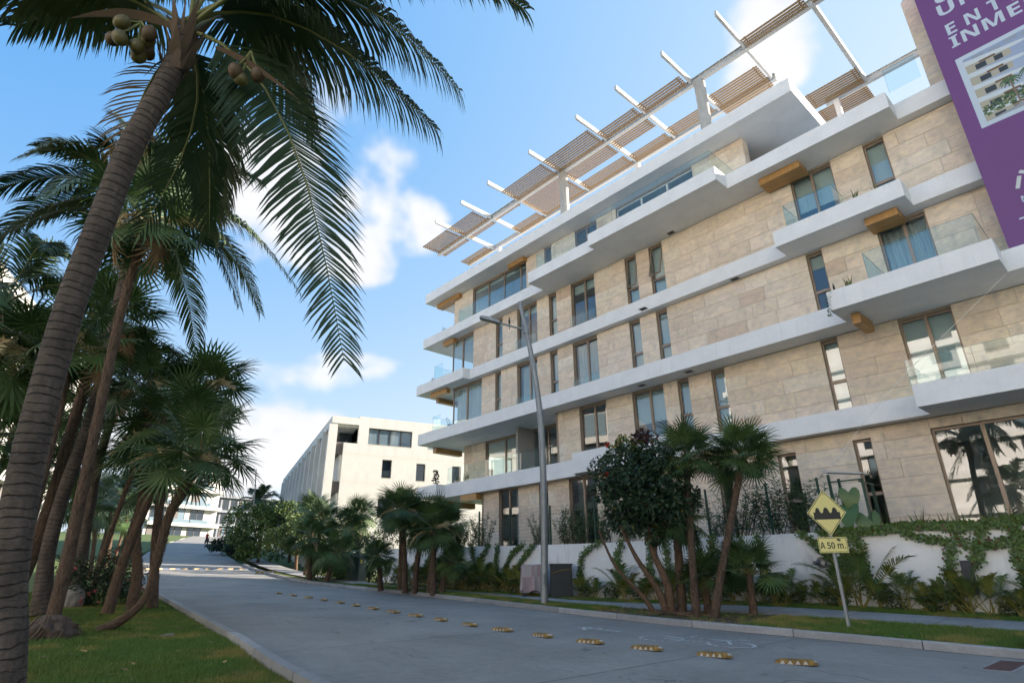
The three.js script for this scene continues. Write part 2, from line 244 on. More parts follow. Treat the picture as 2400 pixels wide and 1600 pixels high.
function windowAt(x, y0, y1, z0, z1, o = {}) { // frame with its panes, and what hangs behind them
  const f = 0.06, d0 = x + 0.10, d1 = x + 0.18, fm = o.white ? mFrameWhite : mFrame, mull = o.m || [];
  const bars = [bx(d0, d1, y0, y1, z0, z0 + f), bx(d0, d1, y0, y1, z1 - f, z1), bx(d0, d1, y1 - f * 1.3, y1, z0 + f, z1 - f), bx(d0, d1, y0, y0 + f, z0 + f, z1 - f)];
  for (const m of mull) bars.push(bx(d0 - 0.02, d1, y0 + f, y1 - f * 1.3, m - 0.05, m + 0.05));
  const tr = o.t; if (tr) bars.push(bx(d0 - 0.01, d1, tr - 0.055, tr + 0.055, z0 + f, z1 - f));
  const win = tw('window', bars, fm);
  const zs = [z0 + f, ...mull.flatMap(m => [m - 0.05, m + 0.05]), z1 - f];
  for (let i = 0; i < zs.length; i += 2) {
    const rows = tr ? [[y0 + f, tr - 0.055], [tr + 0.055, y1 - f * 1.3]] : [[y0 + f, y1 - f * 1.3]];
    rows.forEach(([a, b], r) => {
      const g = new THREE.PlaneGeometry(zs[i + 1] - zs[i], b - a); g.rotateY(-Math.PI / 2);
      if (o.open && r === rows.length - 1) { // the top sash pushed out at its foot
        g.translate(0, -(b - a) / 2, 0); g.rotateZ(-o.open); g.translate(d0 + 0.02, b, (zs[i] + zs[i + 1]) / 2);
        const s = part('sash', [bx(-0.02, 0.025, -(b - a), 0, -(z1 - z0) / 2 + f, -(z1 - z0) / 2 + f + 0.05), bx(-0.02, 0.025, -(b - a), 0, (z1 - z0) / 2 - f - 0.05, (z1 - z0) / 2 - f), bx(-0.021, 0.026, -(b - a) - 0.05, -(b - a), -(z1 - z0) / 2 + f, (z1 - z0) / 2 - f)].map(q => { q.rotateZ(-o.open); q.translate(d0 + 0.02, b, (z0 + z1) / 2); return q; }), fm, win);
      } else g.translate(d0 + 0.04, (a + b) / 2, (zs[i] + zs[i + 1]) / 2);
      part('pane', g, mGlass, win);
    });
  }
  if (o.curtain) part('curtain', curtain(x + 0.42, y0 + 0.02, y1 - 0.05, z0 + 0.05, z1 - 0.05), mCurtain, win);
  if (o.blind) part('roller_blind', bx(x + 0.3, x + 0.31, mix(y1, y0, o.blind), y1 - 0.02, z0 + 0.03, z1 - 0.03), mBlind, win);
}
function storey(x, y0, y1, zA, zB, wins, courseY) { // wall stretches between openings, clad in stone
  const segs = [], backing = []; let z = zA;
  for (const w of wins) { if (w[0] - z > 0.05) segs.push([z, w[0], y0, y1]); const wy0 = w[2].y0 ?? y0 + 0.0, wy1 = w[2].y1 ?? y1 - 0.1; if (y1 - wy1 > 0.15) segs.push([w[0], w[1], wy1, y1]); else backing.push(bx(x + 0.02, x + 0.25, wy1, y1, w[0], w[1])); if (wy0 - y0 > 0.15) segs.push([w[0], w[1], y0, wy0]); z = w[1]; }
  if (zB - z > 0.05) segs.push([z, zB, y0, y1]);
  for (const [a, b, c, d] of segs) backing.push(bx(x + 0.001, x + 0.25, c, d, a, b));
  const wall = tw('wall', backing, mJoint);
  for (const [a, b, c, d] of segs) panels(wall, x, c, d - 0.03, a, b, courseY);
  for (const w of wins) windowAt(x, w[2].y0 ?? y0 + 0.0, w[2].y1 ?? y1 - 0.1, w[0], w[1], w[2]);
}
const T5 = YB + TH, T4 = YC + TH, T3 = YD + TH, T2 = YE + TH;
storey(BX, T5, YR, -30.48, -8.6, [[-28.4, -23.01, { m: [-26.82, -25.24, -23.64], blind: 0.1 }], [-21.4, -20.79, {}], [-18.88, -17.24, { m: [-18.06] }], [-15.87, -11.17, { m: [-14.26, -12.68], white: 1 }]], 17.3);
storey(BX, T4, YB, -30.72, 9, [[-30.7, -28.22, { m: [-29.53], blind: 0.14 }], [-25.93, -25.27, { t: 15.0, blind: 0.12 }], [-23.91, -22.15, { m: [-22.93], blind: 0.16 }], [-21.16, -20.54, { t: 15.05, blind: 1 }], [-19.41, -17.68, { m: [-18.46], blind: 0.2 }], [-15.6, -14.88, { t: 14.9, open: 0.16, blind: 1 }], [-14.11, -13.32, { t: 14.85, open: 0.26, blind: 1 }], [-6.98, -5.37, { m: [-6.18], blind: 0.55 }], [-4.18, -3.47, { t: 14.9, blind: 1 }]], 13.6);
storey(BX, T3, YC, -30.5, 9, [[-30.48, -27.29, { m: [-28.94], curtain: 1 }], [-25.98, -25.43, { t: 11.4, blind: 0.5 }], [-23.97, -22.23, { m: [-22.95], curtain: 1 }], [-21.2, -20.61, { t: 11.35, blind: 0.9 }], [-19.48, -17.75, { m: [-18.51], curtain: 1 }], [-15.67, -15.01, { t: 11.4, blind: 1 }], [-14.08, -13.46, { t: 11.36, blind: 1 }], [-7.01, -6.41, { t: 11.46, blind: 0.2 }], [-4.49, -2.97, { m: [-3.67], curtain: 1 }]], 10.05);
storey(BX, T2, YD, -20.77, 9, [[-19.25, -17.47, { m: [-18.29], curtain: 0 }], [-15.87, -14.11, { m: [-14.94], blind: 0.55 }], [-13.38, -12.81, { t: 7.9, blind: 1 }], [-11.71, -11.09, { t: 7.9, blind: 1 }], [-7.18, -6.59, { t: 7.88, blind: 1 }], [-4.62, -3.09, { m: [-3.85], blind: 1 }]], 6.6);
storey(23.6, T2, YD, -31.07, -20.77, [[-28.82, -22.29, { m: [-26.98, -24.89, -23.2] }]], 6.6);
storey(BX, 2.4, YE - 0.001, -26.97, 9, [[-25.63, -23.98, { m: [-24.82] }], [-22.37, -21.68, {}], [-20.2, -18.4, { m: [-19.3] }], [-15.9, -14.2, { m: [-15] }], [-12.02, -11.46, { y1: 5.5 }], [-9.53, -8.84, { y1: 5.6, t: 3.9 }], [-6.86, -6.29, { y1: 5.7, t: 3.9 }], [-4.56, 6, { y1: 5.7, m: [-3.26, -1.7, 0.2, 2.2, 4.2] }]], 2.5);
{ // return walls of stone
  const w = tw('wall', [bx(22.0, 22.5, T5, YR - 0.01, -8.85, -8.6), bx(22.01, 23.6, T2, YD - 0.01, -20.95, -20.78), bx(22.02, 30, 2.4, YE - 0.1, -27.2, -26.98)], mJoint);
  for (let k = 0; k < 5; k++) { let x = 21.97; while (x < 22.49) { const e = 22.5; part('stone_panel', bx(x + 0.003, e - 0.003, T5 + k * 0.52 + 0.003, Math.min(YR - 0.02, T5 + (k + 1) * 0.52 - 0.003), -8.6, -8.565, rr(0, 9), rr(0, 9)), mStones[Math.floor(rnd() * 6)], w); x = e; } }
  const pier = tw('stone_pier', bx(22, 24.4, T5, 21.95, -1.65, 9), mJoint);
  for (let k = 0; k < 8; k++) { let z = -1.66, y = T5 + k * 0.565; while (z < 8.9) { const e = Math.min(9, z + rr(1.2, 2.2)); part('stone_panel', bx(21.955, 22, y + 0.003, Math.min(21.95, y + 0.562), z + 0.003, e - 0.003, rr(0, 9), rr(0, 9)), mStones[Math.floor(rnd() * 7)], pier); z = e; } }
  const byTone = {}; for (const [g, t] of stoneLeft.far) (byTone[t] ??= []).push(g);
  for (const t in byTone) { const m = tw('stone_cladding', byTone[t], mStones[t]); m.userData.kind = 'stuff'; }
}
{ const c = tw('timber_canopy', [bx(23.3, 25.8, 19.15, 19.22, -9.6, -7.75)], mBox); part('canopy_rim', [bx(23.2, 25.9, 19.1, 19.3, -7.75, -7.65), bx(23.2, 23.3, 19.1, 19.3, -9.6, -7.75)], mSteel, c); for (let i = 0; i < 6; i++) part('canopy_slat', bx(23.4 + i * 0.4, 23.5 + i * 0.4, 19.08, 19.15, -9.55, -7.8), mSlat, c); }
tw('downpipe', bx(22.2, 22.34, 21.9, 23.9, -1.6, -1.46), mSteel);
// timber-look boxes under the slabs [x0, x1, top, drop, z0, z1]
for (const [x0, x1, y, h, z0, z1] of [[21.66, 22.2, YR, 0.3, -32.3, -29.62], [21.65, 21.98, YR, 0.3, -24.4, -22.9], [21.72, 22.05, YB, 0.3, -31.4, -30.2], [21.5, 21.85, YC, 0.32, -32.4, -30.5], [22.5, 25.0, YC, 0.34, -33.1, -32.75], [22.2, 24.4, YD, 0.36, -32.8, -32.4], [21.55, 22.0, YE - 0.08, 0.36, -28.7, -27.2], [22.1, 25, YE - 0.08, 0.36, -32.0, -31.6], [21.05, 21.85, YB, 0.3, -7.85, -6.2], [21.1, 21.95, YC, 0.3, -4.58, -3.55], [20.33, 21.6, YD, 0.38, -5.52, -5.26]])
  tw('timber_box', bx(x0, x1, y - h, y - 0.012, z0, z1, rr(0, 3), rr(0, 3)), mBox);
// soffit grilles
const mDark = M(0.05, 0.05, 0.05, 0.7);
for (const [x, y, z] of [[21.75, YB, -12.6], [21.3, YC, -14.3], [21.8, YC, -9.9], [21.45, YD, -14.9], [21.4, YD, -12.4]]) { const g = tw('soffit_grille', [bx(x - 0.16, x + 0.16, y - 0.02, y - 0.004, z - 0.2, z - 0.16), bx(x - 0.16, x + 0.16, y - 0.02, y - 0.004, z + 0.16, z + 0.2), bx(x - 0.16, x - 0.12, y - 0.02, y - 0.004, z - 0.16, z + 0.16), bx(x + 0.12, x + 0.16, y - 0.02, y - 0.004, z - 0.16, z + 0.16)], mSteel); part('louvre', bx(x - 0.12, x + 0.12, y - 0.012, y - 0.003, z - 0.16, z + 0.16), mDark, g); }
// glass balustrades: runs [x, top, z0, z1, n]
function glassRun(x, y0, y1, z0, z1, n) { for (let i = 0; i < n; i++) { const a = mix(z0, z1, i / n) + 0.008, b = mix(z0, z1, (i + 1) / n) - 0.008; const g = new THREE.PlaneGeometry(b - a, y1 - y0); g.rotateY(-Math.PI / 2); g.translate(x, (y0 + y1) / 2, (a + b) / 2); const p = tw('balustrade_pane', g, mBalu); part('glass_edge', [bx(x - 0.006, x + 0.006, y0, y1, a - 0.007, a - 0.001), bx(x - 0.006, x + 0.006, y1, y1 + 0.006, a, b)], mGlassEdge, p); } }
function glassSide(z, y0, y1, x0, x1) { const g = new THREE.PlaneGeometry(x1 - x0, y1 - y0); g.translate((x0 + x1) / 2, (y0 + y1) / 2, z); const p = tw('balustrade_pane', g, mBalu); part('glass_edge', bx(x0, x1, y1, y1 + 0.006, z - 0.006, z + 0.006), mGlassEdge, p); }
const gh = 1.72;
glassRun(21.5, YB + TH, YB + gh, -29.3, -22.6, 6); glassSide(-29.3, YB + TH, YB + gh, 21.5, 22); glassRun(20.32, YB + TH, YB + gh, -20.4, -16.2, 3); glassSide(-20.4, YB + TH, YB + gh, 20.32, 22);
glassRun(19.86, YB + TH, YB + gh, -15.95, -9.2, 5); glassSide(-9.2, YB + TH, YB + gh, 19.86, 20.9); glassSide(-9.19, YB + TH, YB + gh, 20.92, 21.9);
glassRun(20.78, YC + TH, YC + gh, -7.05, -5.25, 2); glassSide(-7.05, YC + TH, YC + gh, 20.78, 22); glassSide(-5.24, YC + TH, YC + gh, 20.78, 22);
glassRun(19.75, YD + TH, YD + gh, -4.6, -1.6, 2); glassSide(-4.6, YD + TH, YD + gh, 19.75, 22); glassSide(-1.6, YD + TH, YD + gh, 19.75, 22);
glassRun(21.25, YC + TH, YC + gh, -31.6, -30.6, 1); glassSide(-31.6, YC + TH, YC + gh, 21.25, 23); glassRun(21.15, YD + TH + 0.04, YD + gh, -31.4, -30.5, 1); glassSide(-31.4, YD + TH + 0.04, YD + gh, 21.15, 23.6);
glassRun(21.65, YE + TH + 0.04, YE + gh, -30.2, -20.9, 7); glassRun(20.4, YE + TH, YE + gh - 0.2, -4.4, 4, 5); glassSide(-4.4, YE + TH, YE + gh - 0.2, 20.4, 22);
glassRun(20.8, YB + TH, YB + gh, -2.7, -1.7, 1);
for (const [y, z0, z1] of [[YC, -23.95, -22.2], [YC, -19.45, -17.7], [YD, -23.95, -22.2], [YD, -19.45, -17.7], [YE, -15.85, -14.15]]) glassRun(21.88, y + TH, y + 1.45, z0, z1, 1);
// ---------- pergola (parts: beams, columns, slat bays whose slats are single pieces) ----------
const mColumn = new THREE.MeshStandardMaterial({ color: lin(0.72, 0.70, 0.66), map: concMap, roughness: 0.85 });
const PY = 23.65, PK = 22.15 / 21.5;   // the frame stands 3 m above the roof slab
const crossZ = [-27.4, -24.6, -22.0, -18.4, -14.9, -12.35, -9.73, -7.05].map(z => z * PK);
{
  const ib = (x, z0, z1) => [bx(x - 0.1, x + 0.1, PY, PY + 0.025, z0, z1), bx(x - 0.1, x + 0.1, PY + 0.335, PY + 0.36, z0, z1), bx(x - 0.014, x + 0.014, PY + 0.025, PY + 0.335, z0, z1)];
  tw('main_beam', ib(20.5 * PK, -30.7 * PK, 8), mSteel); tw('rear_beam', ib(23.1 * PK, -30.4 * PK, -6.9 * PK), mSteel); tw('rear_beam', ib(26.6 * PK, -6.0 * PK, 8), mSteel);
  for (const z of crossZ) tw('cross_beam', [bx(17.95 * PK, 20.38 * PK, PY + 0.06, PY + 0.33, z - 0.055, z + 0.055), bx(20.62 * PK, 22.98 * PK, PY + 0.06, PY + 0.33, z - 0.055, z + 0.055)], mSteel);
  tw('cross_beam', bx(20.62 * PK, 26.48 * PK, PY + 0.06, PY + 0.42, -4.38, -4.22), mSteel);
  for (const z of [-18.85, -9.72]) { const col = new THREE.CylinderGeometry(0.26, 0.26, PY - YR - 0.7, 24, 1); col.translate(21.2, (PY + YR + 0.7) / 2, z); tw('column', col, mColumn); }
  for (const [z, x] of [[-27.7, 23.8], [-15.35, 23.8], [-5.7, 27.4]]) tw('post', bx(x - 0.12, x + 0.12, x > 25 ? T5 : YR + 0.7, PY, z - 0.12, z + 0.12), mWhite);
  // slat bays: [x0, x1, z0, z1, spacing]; every slat a plank on edge
  const bays = [[18.95, 20.35, -30.4, -27.5], [20.64, 20.95, -30.4, -27.5], [22.25, 22.98, -30.3, -27.5], [18.95, 20.35, -27.3, -24.7], [20.64, 20.95, -27.3, -24.7], [19.0, 20.35, -21.9, -18.5], [18.95, 20.35, -18.3, -15.0], [20.64, 20.85, -24.5, -22.1], [20.64, 22.9, -21.9, -18.5], [20.64, 21.5, -18.3, -15.0], [22.0, 22.98, -18.3, -15.0], [22.1, 22.98, -24.5, -22.1], [19.5, 20.35, -14.8, -12.45], [20.64, 21.35, -14.8, -12.45], [22.2, 22.9, -14.8, -12.45], [19.5, 20.35, -12.25, -9.85], [22.0, 22.75, -12.25, -9.85], [21.65, 23.9, -9.6, -7.15], [19.8, 20.35, -6.95, -4.3], [25.2, 26.4, -6.5, -4.2], [26.75, 27.8, -6.5, -4.2], [19.8, 20.35, -4.1, -1]];
  const slatGeo = {};
  const S = 0.165; let count = 0; const rest = [];
  bays.forEach((bay, bi) => { const [x0, x1, z0, z1] = bay.map(v => v * PK);
    const frame = tw('slat_bay', [bx(x0, x1, PY + 0.02, PY + 0.055, z0 + 0.15, z0 + 0.2), bx(x0, x1, PY + 0.02, PY + 0.055, z1 - 0.2, z1 - 0.15)], mSlat);
    for (let x = x0; x <= x1 - 0.06; x += S) { const L = z1 - z0, key = L.toFixed(2), g = slatGeo[key] ??= bx(-0.05, 0.05, -0.035, 0, 0, L); const m = shade(new THREE.Mesh(g, mSlat)); m.name = 'slat'; m.position.set(x + 0.05, PY + 0.02, z0); frame.add(m); count++; }
  });
}

// ---------- other buildings ----------
const mCream = new THREE.MeshStandardMaterial({ color: lin(0.74, 0.72, 0.67), map: stuccoMap, roughness: 0.85 });
const mCreamB = new THREE.MeshStandardMaterial({ color: lin(0.64, 0.63, 0.60), map: stuccoMap, roughness: 0.85 });
const mDarkGlass = new THREE.MeshPhysicalMaterial({ color: lin(0.02, 0.03, 0.04), roughness: 0.03, ior: 1.9, specularIntensity: 1 });
const mBlueGlass = new THREE.MeshPhysicalMaterial({ color: lin(0.16, 0.22, 0.26), roughness: 0.05, ior: 1.8 });
const mDarkFrame = M(0.06, 0.05, 0.045, 0.5), mSpandrel = M(0.10, 0.085, 0.08, 0.6), mReveal = M(0.62, 0.56, 0.44, 0.85);
function pieces(parent, name, list, mat) { return list.map(b => part(name, bx(...b), mat, parent)); }
// local frame: +x along the front, front at z = 0 facing +z, y above the given base
{
  const b = thing('office_building', 'cream white building with a row of tall vertical fins and square dark windows', 'building', [23.55, 0, -52], undefined, -0.275);
  // walls pieced round the openings of the front
  const wins = [[3.5, 7.9, 13.45, 15.05, 4], [5.05, 6.0, 10.3, 12.05, 1], [8.5, 9.45, 10.2, 11.9, 1], [8.5, 9.45, 6.6, 8.3, 1], [4.9, 6.1, 6.6, 8.3, 1], [9.6, 13.4, 13.45, 15.05, 4], [12.3, 13.3, 10.2, 11.9, 1], [16, 17, 10.2, 11.9, 1], [15, 18, 13.45, 15.05, 3], [12.3, 13.3, 6.6, 8.3, 1]];
  const xs = [1.2, 2.5, ...new Set(wins.flatMap(w => [w[0], w[1]])), 22].sort((p, q) => p - q), cut = [];
  for (let i = 0; i < xs.length - 1; i++) { const a = xs[i], c = xs[i + 1], col = wins.filter(w => w[0] < (a + c) / 2 && w[1] > (a + c) / 2).sort((p, q) => p[2] - q[2]); let y = 1.5; for (const w of [...col, [0, 0, a < 2.4 ? 13.4 : 16.1, 0]]) { if (w[2] - y > 0.05) cut.push([a, c, y, w[2], -0.4, 0]); y = w[3]; } }
  part('wall', [...cut.map(c => bx(...c)), bx(2.5, 22, 15.9, 16.1, -30, -0.4), bx(21.6, 22, 1.5, 15.9, -30, -0.4), bx(1.0, 1.2, 1.5, 13.4, -44, -0.4)], mCream, b);
  for (const y of [12.36, 9.72, 6.0]) part('wall_joint', bx(1.2, 22, y - 0.02, y + 0.02, 0, 0.004), mReveal, b.children[0]);
  part('roof_band', [bx(-0.1, 2.5, 15.2, 15.9, -44, 0.05), bx(-0.1, 2.5, 15.0, 15.2, -44, -0.25)], mCream, b);
  for (let i = 0; i < 12; i++) part('fin', bx(-0.3, 0.5, 1.4, 15.2, -i * 3.85 - 0.6, -i * 3.85), mCream, b);
  for (const [a, c] of [[12.3, 13.45], [8.7, 9.75], [5.2, 6.2]]) part('spandrel', bx(0.3, 1.35, a, c, -44, -0.3), mSpandrel, b);
  for (const y of [13.5, 9.9, 6.3]) part('floor_slab', bx(0.4, 3, y - 0.2, y, -44, -0.45), mCream, b);
  for (const y of [9.8, 6.3]) for (let i = 0; i < 13; i++) { const w = part('window', bx(1.36, 1.42, y + 0.1, y + 2.4, -i * 3.25 - 3, -i * 3.25 - 0.6), mDarkFrame, b); part('pane', bx(1.345, 1.355, y + 0.2, y + 2.3, -i * 3.25 - 2.9, -i * 3.25 - 0.7), mDarkGlass, w); }
  part('loggia_glazing', [bx(1.2, 2.5, 13.45, 15.0, -3.2, -3.1), bx(2.4, 2.5, 13.45, 15.0, -44, -3.2)], mDarkGlass, b);
  part('core', bx(3.2, 21.5, 1.5, 15.8, -43, -6), mRoom, b);
  for (const [x0, x1, y0, y1, n] of wins) {
    const bars = [bx(x0, x0 + 0.07, y0, y1, -0.32, -0.24), bx(x1 - 0.07, x1, y0, y1, -0.32, -0.24), bx(x0 + 0.07, x1 - 0.07, y1 - 0.07, y1, -0.32, -0.24), bx(x0 + 0.07, x1 - 0.07, y0, y0 + 0.07, -0.32, -0.24)];
    for (let i = 1; i < n; i++) bars.push(bx(mix(x0, x1, i / n) - 0.05, mix(x0, x1, i / n) + 0.05, y0 + 0.07, y1 - 0.07, -0.32, -0.24));
    const w = part('window', bars, mDarkFrame, b);
    for (let i = 0; i < n; i++) part('pane', bx(mix(x0, x1, i / n) + 0.06, mix(x0, x1, (i + 1) / n) - 0.06, y0 + 0.07, y1 - 0.07, -0.29, -0.28), n > 1 ? mBlueGlass : mDarkGlass, w);
    part('reveal', bx(x0, x1, y0 - 0.03, y0, -0.4, 0.02), mReveal, w);
  }
  const ant = tubeGeo([V3(6, 16.1, -6), V3(6, 17.6, -6)], [0.015, 0.015], 5); part('antenna', ant, mDark, b);
  part('roof_screen', bx(3, 3.2, 15.9, 17.0, -30, -14), mCreamB, b);
}
// a slab block with bands, windows between posts and glass balconies
function block(name, label, base, turn, L, depth, storeys, fh, bay, o = {}) {
  const b = thing(name, label, 'building', base, undefined, turn), wall = o.wall || mCream, H = storeys * fh;
  part('wall', [bx(0, L, 0, H, -depth, -0.6), ...(o.pillars ? Array.from({ length: Math.floor(L / bay) + 1 }, (_, i) => bx(i * bay - 0.35, i * bay + 0.35, 0, H, -0.6, -0.05)) : [])], wall, b);
  part('roof_band', bx(-0.4, L + 0.4, H, H + 0.9, -depth, 0.25), wall, b);
  for (let s = 0; s < storeys; s++) {
    const y = s * fh; if (s) part('floor_band', bx(-0.2, L + 0.2, y - 0.35, y + 0.35, -0.6, o.balcony && s ? 0.9 : 0.15), wall, b);
    for (let i = 0; i < Math.floor(L / bay); i++) {
      const mg = o.margin || 0.14, x0 = i * bay + bay * mg, x1 = (i + 1) * bay - bay * mg, w = part('window', [bx(x0, x0 + 0.08, y + 0.35, y + fh - 0.4, -0.6, -0.5), bx(x1 - 0.08, x1, y + 0.35, y + fh - 0.4, -0.6, -0.5), bx((x0 + x1) / 2 - 0.05, (x0 + x1) / 2 + 0.05, y + 0.35, y + fh - 0.4, -0.6, -0.5)], mDarkFrame, b);
      part('pane', bx(x0, x1, y + 0.35, y + fh - 0.4, -0.6, -0.55), (i * 5 + s * 3) % 4 === 0 ? mBlueGlass : mDarkGlass, w);
      if ((i * 7 + s * 5) % 3 === 0) part('shutter', bx(x0, (x0 + x1) / 2 - 0.06, y + 0.36, y + fh - 0.42, -0.54, -0.5), o.shutter || mSpandrel, w);
    }
    if (o.balcony && s) for (let i = 0; i < Math.floor(L / bay); i++) part('balcony_glass', bx(i * bay + 0.1, (i + 1) * bay - 0.1, y + 0.35, y + 1.1, 0.8, 0.82), mBlueGlass, b);
  }
  return b;
}
block('white_apartment_block', 'bright white apartment block behind the lawn palms, with dark window strips', [-4.6, 1.2, -38.6], Math.PI / 2 - 0.35, 25.3, 14, 5, 3.45, 3.6, { pillars: 1, wall: mCreamB });
block('street_apartment_block', 'long white apartment block across the lawn, facing the stone building', [-30, 0.1, 50], Math.PI / 2, 88, 14, 8, 3.5, 4.6, { wall: mWhite, margin: 0.3 });
block('distant_apartment_block', 'pale apartment block with glass balconies where the road ends', [26.5, 8.3, -142], 0.25, 15, 16, 4, 3.7, 4.2, { balcony: 1, wall: mCreamB });
block('glass_office_block', 'low grey glazed block beyond the end of the road', [52, 8.0, -190], 0.1, 20, 14, 4, 3.9, 2.4, { wall: M(0.2, 0.22, 0.25, 0.6) });

block('rear_sun_blocker', 'unseen block added behind the stone apartment building to keep sun off its terrace', [54, 1, 26], Math.PI / 2, 42, 12, 7, 3.45, 4.6, {});  // hidden volume added to block the low sun from the roof terrace

// ---------- retaining wall, planting bed, fence ----------
const mWallWhite = new THREE.MeshStandardMaterial({ color: lin(0.90, 0.89, 0.875), roughness: 0.85, bumpMap: stuccoBump, bumpScale: 0.003, map: tex(512, 5.3, gray((u, v) => { const s = tn(u * 1, v * 0.25, 30, 4, 8), l = tn(u, v, 4, 4, 1); return 0.93 + 0.1 * (l - 0.5) - (s > 0.6 ? (s - 0.6) * 0.7 : 0) + 0.05 * (tn(u, v, 60, 2) - 0.5); })) });
const wallTop = z => 2.62 + 0.3 * sstep(-14, -32, z);
{
  const w = thing('retaining_wall', 'white rendered garden wall hung with vines beside the pavement', 'wall', [19.2, 0.2, -10]);
  const seg = (z0, z1) => { const g = []; const P = []; const T = new Tris(), n = 60; for (let i = 0; i < n; i++) { const a = mix(z0, z1, i / n), b = mix(z0, z1, (i + 1) / n), q = (z, k) => [V3(wallX(z), gR(wallX(z), z) - 0.1, z), V3(wallX(z), wallTop(z), z), V3(wallX(z) + 0.3, wallTop(z), z), V3(wallX(z) + 0.3, 1.5, z)]; const A = q(a), B = q(b); for (let j = 0; j < 3; j++) T.quad(A[j], A[j + 1], B[j + 1], B[j]); } const gg = T.geo(), u = gg.attributes.uv, p = gg.attributes.position; for (let i = 0; i < p.count; i++) u.setXY(i, p.getZ(i) + p.getX(i) * 0.5, p.getY(i)); return gg; };
  part('wall_face', [seg(9, -31.6)], mWallWhite, w, true);
  part('wall_return', bx(18.2, 24, 0.8, 2.92, -31.9, -31.6), mWallWhite, w, true);
  part('drain_opening', bx(19.14, 19.25, 0.95, 1.75, -4.15, -3.92), mDark, w, true);
  const v = part('hose_valve', [new THREE.CylinderGeometry(0.15, 0.15, 0.05, 20).rotateZ(Math.PI / 2).translate(19.0, 1.75, -7.5), new THREE.CylinderGeometry(0.06, 0.075, 0.24, 14).rotateZ(Math.PI / 2).rotateY(0.5).translate(18.88, 1.75, -7.43), new THREE.CylinderGeometry(0.06, 0.075, 0.24, 14).rotateZ(Math.PI / 2).rotateY(-0.5).translate(18.88, 1.75, -7.57)], M(0.25, 0.25, 0.25, 0.35, { metalness: 0.8 }), w, true);
  structure('planting_bed', strip(z => wallX(z) + 0.29, z => 23, 9, -31.7, () => 2.36, 30, 2), mDirt);
}
const mGreenSteel = M(0.012, 0.05, 0.032, 0.45);
{
  const f = thing('mesh_fence', 'dark green wire mesh fence standing on the white garden wall', 'fence', [19.4, 2.6, -15]);
  const fx = z => wallX(z) + 0.15, posts = [-30, -27.6, -25.2, -22.9, -20.7, -18.2, -15.8, -13.4, -11, -8.9, -7.3];
  for (const z of posts) part('post', bx(fx(z) - 0.03, fx(z) + 0.03, wallTop(z) - 0.1, wallTop(z) + 1.62, z - 0.03, z + 0.03), mGreenSteel, f, true);
  for (let i = 0; i < posts.length - 1; i++) {
    const a = posts[i], b = posts[i + 1], T = new Tris(), r = 0.0028, wire = (p, q, up) => { const n = up ? V3(0, 0, r) : V3(0, r, 0), m = V3(r, 0, 0); T.quad(p.clone().sub(n), p.clone().add(n), q.clone().add(n), q.clone().sub(n)); T.quad(p.clone().sub(m), p.clone().add(m), q.clone().add(m), q.clone().sub(m)); };
    for (let z = a; z < b; z += 0.1) wire(V3(fx(z), wallTop(z) + 0.05, z), V3(fx(z), wallTop(z) + 1.55, z), 1);
    for (let y = 0.05; y < 1.56; y += 0.15) wire(V3(fx(a), wallTop(a) + y, a), V3(fx(b), wallTop(b) + y, b));
    const m = part('wire_panel', T.geo(), mGreenSteel, f, true); m.userData.kind = 'stuff';
  }
  const g = thing('canopy_frame', 'dark green post frame carrying a small white rain canopy by the stone wall', 'frame', [20.2, 2.4, -6.9]);
  for (const [x, z, h] of [[19.5, -7.0, 4.3], [20.6, -7.1, 4.3], [19.6, -6.1, 4.1], [20.7, -6.2, 4.05]]) part('post', bx(x - 0.035, x + 0.035, 2.4, h, z - 0.035, z + 0.035), mGreenSteel, g, true);
  part('rail', [bx(19.5, 20.7, 4.0, 4.05, -6.18, -6.14), bx(19.53, 19.57, 4.06, 4.1, -7.0, -6.1), bx(19.5, 20.6, 3.7, 3.72, -7.06, -7.04)], mGreenSteel, g, true);
  part('canopy', new THREE.BoxGeometry(0.5, 0.04, 1.15).rotateX(0.16).translate(19.9, 4.36, -6.65), mSteel, g, true);
}
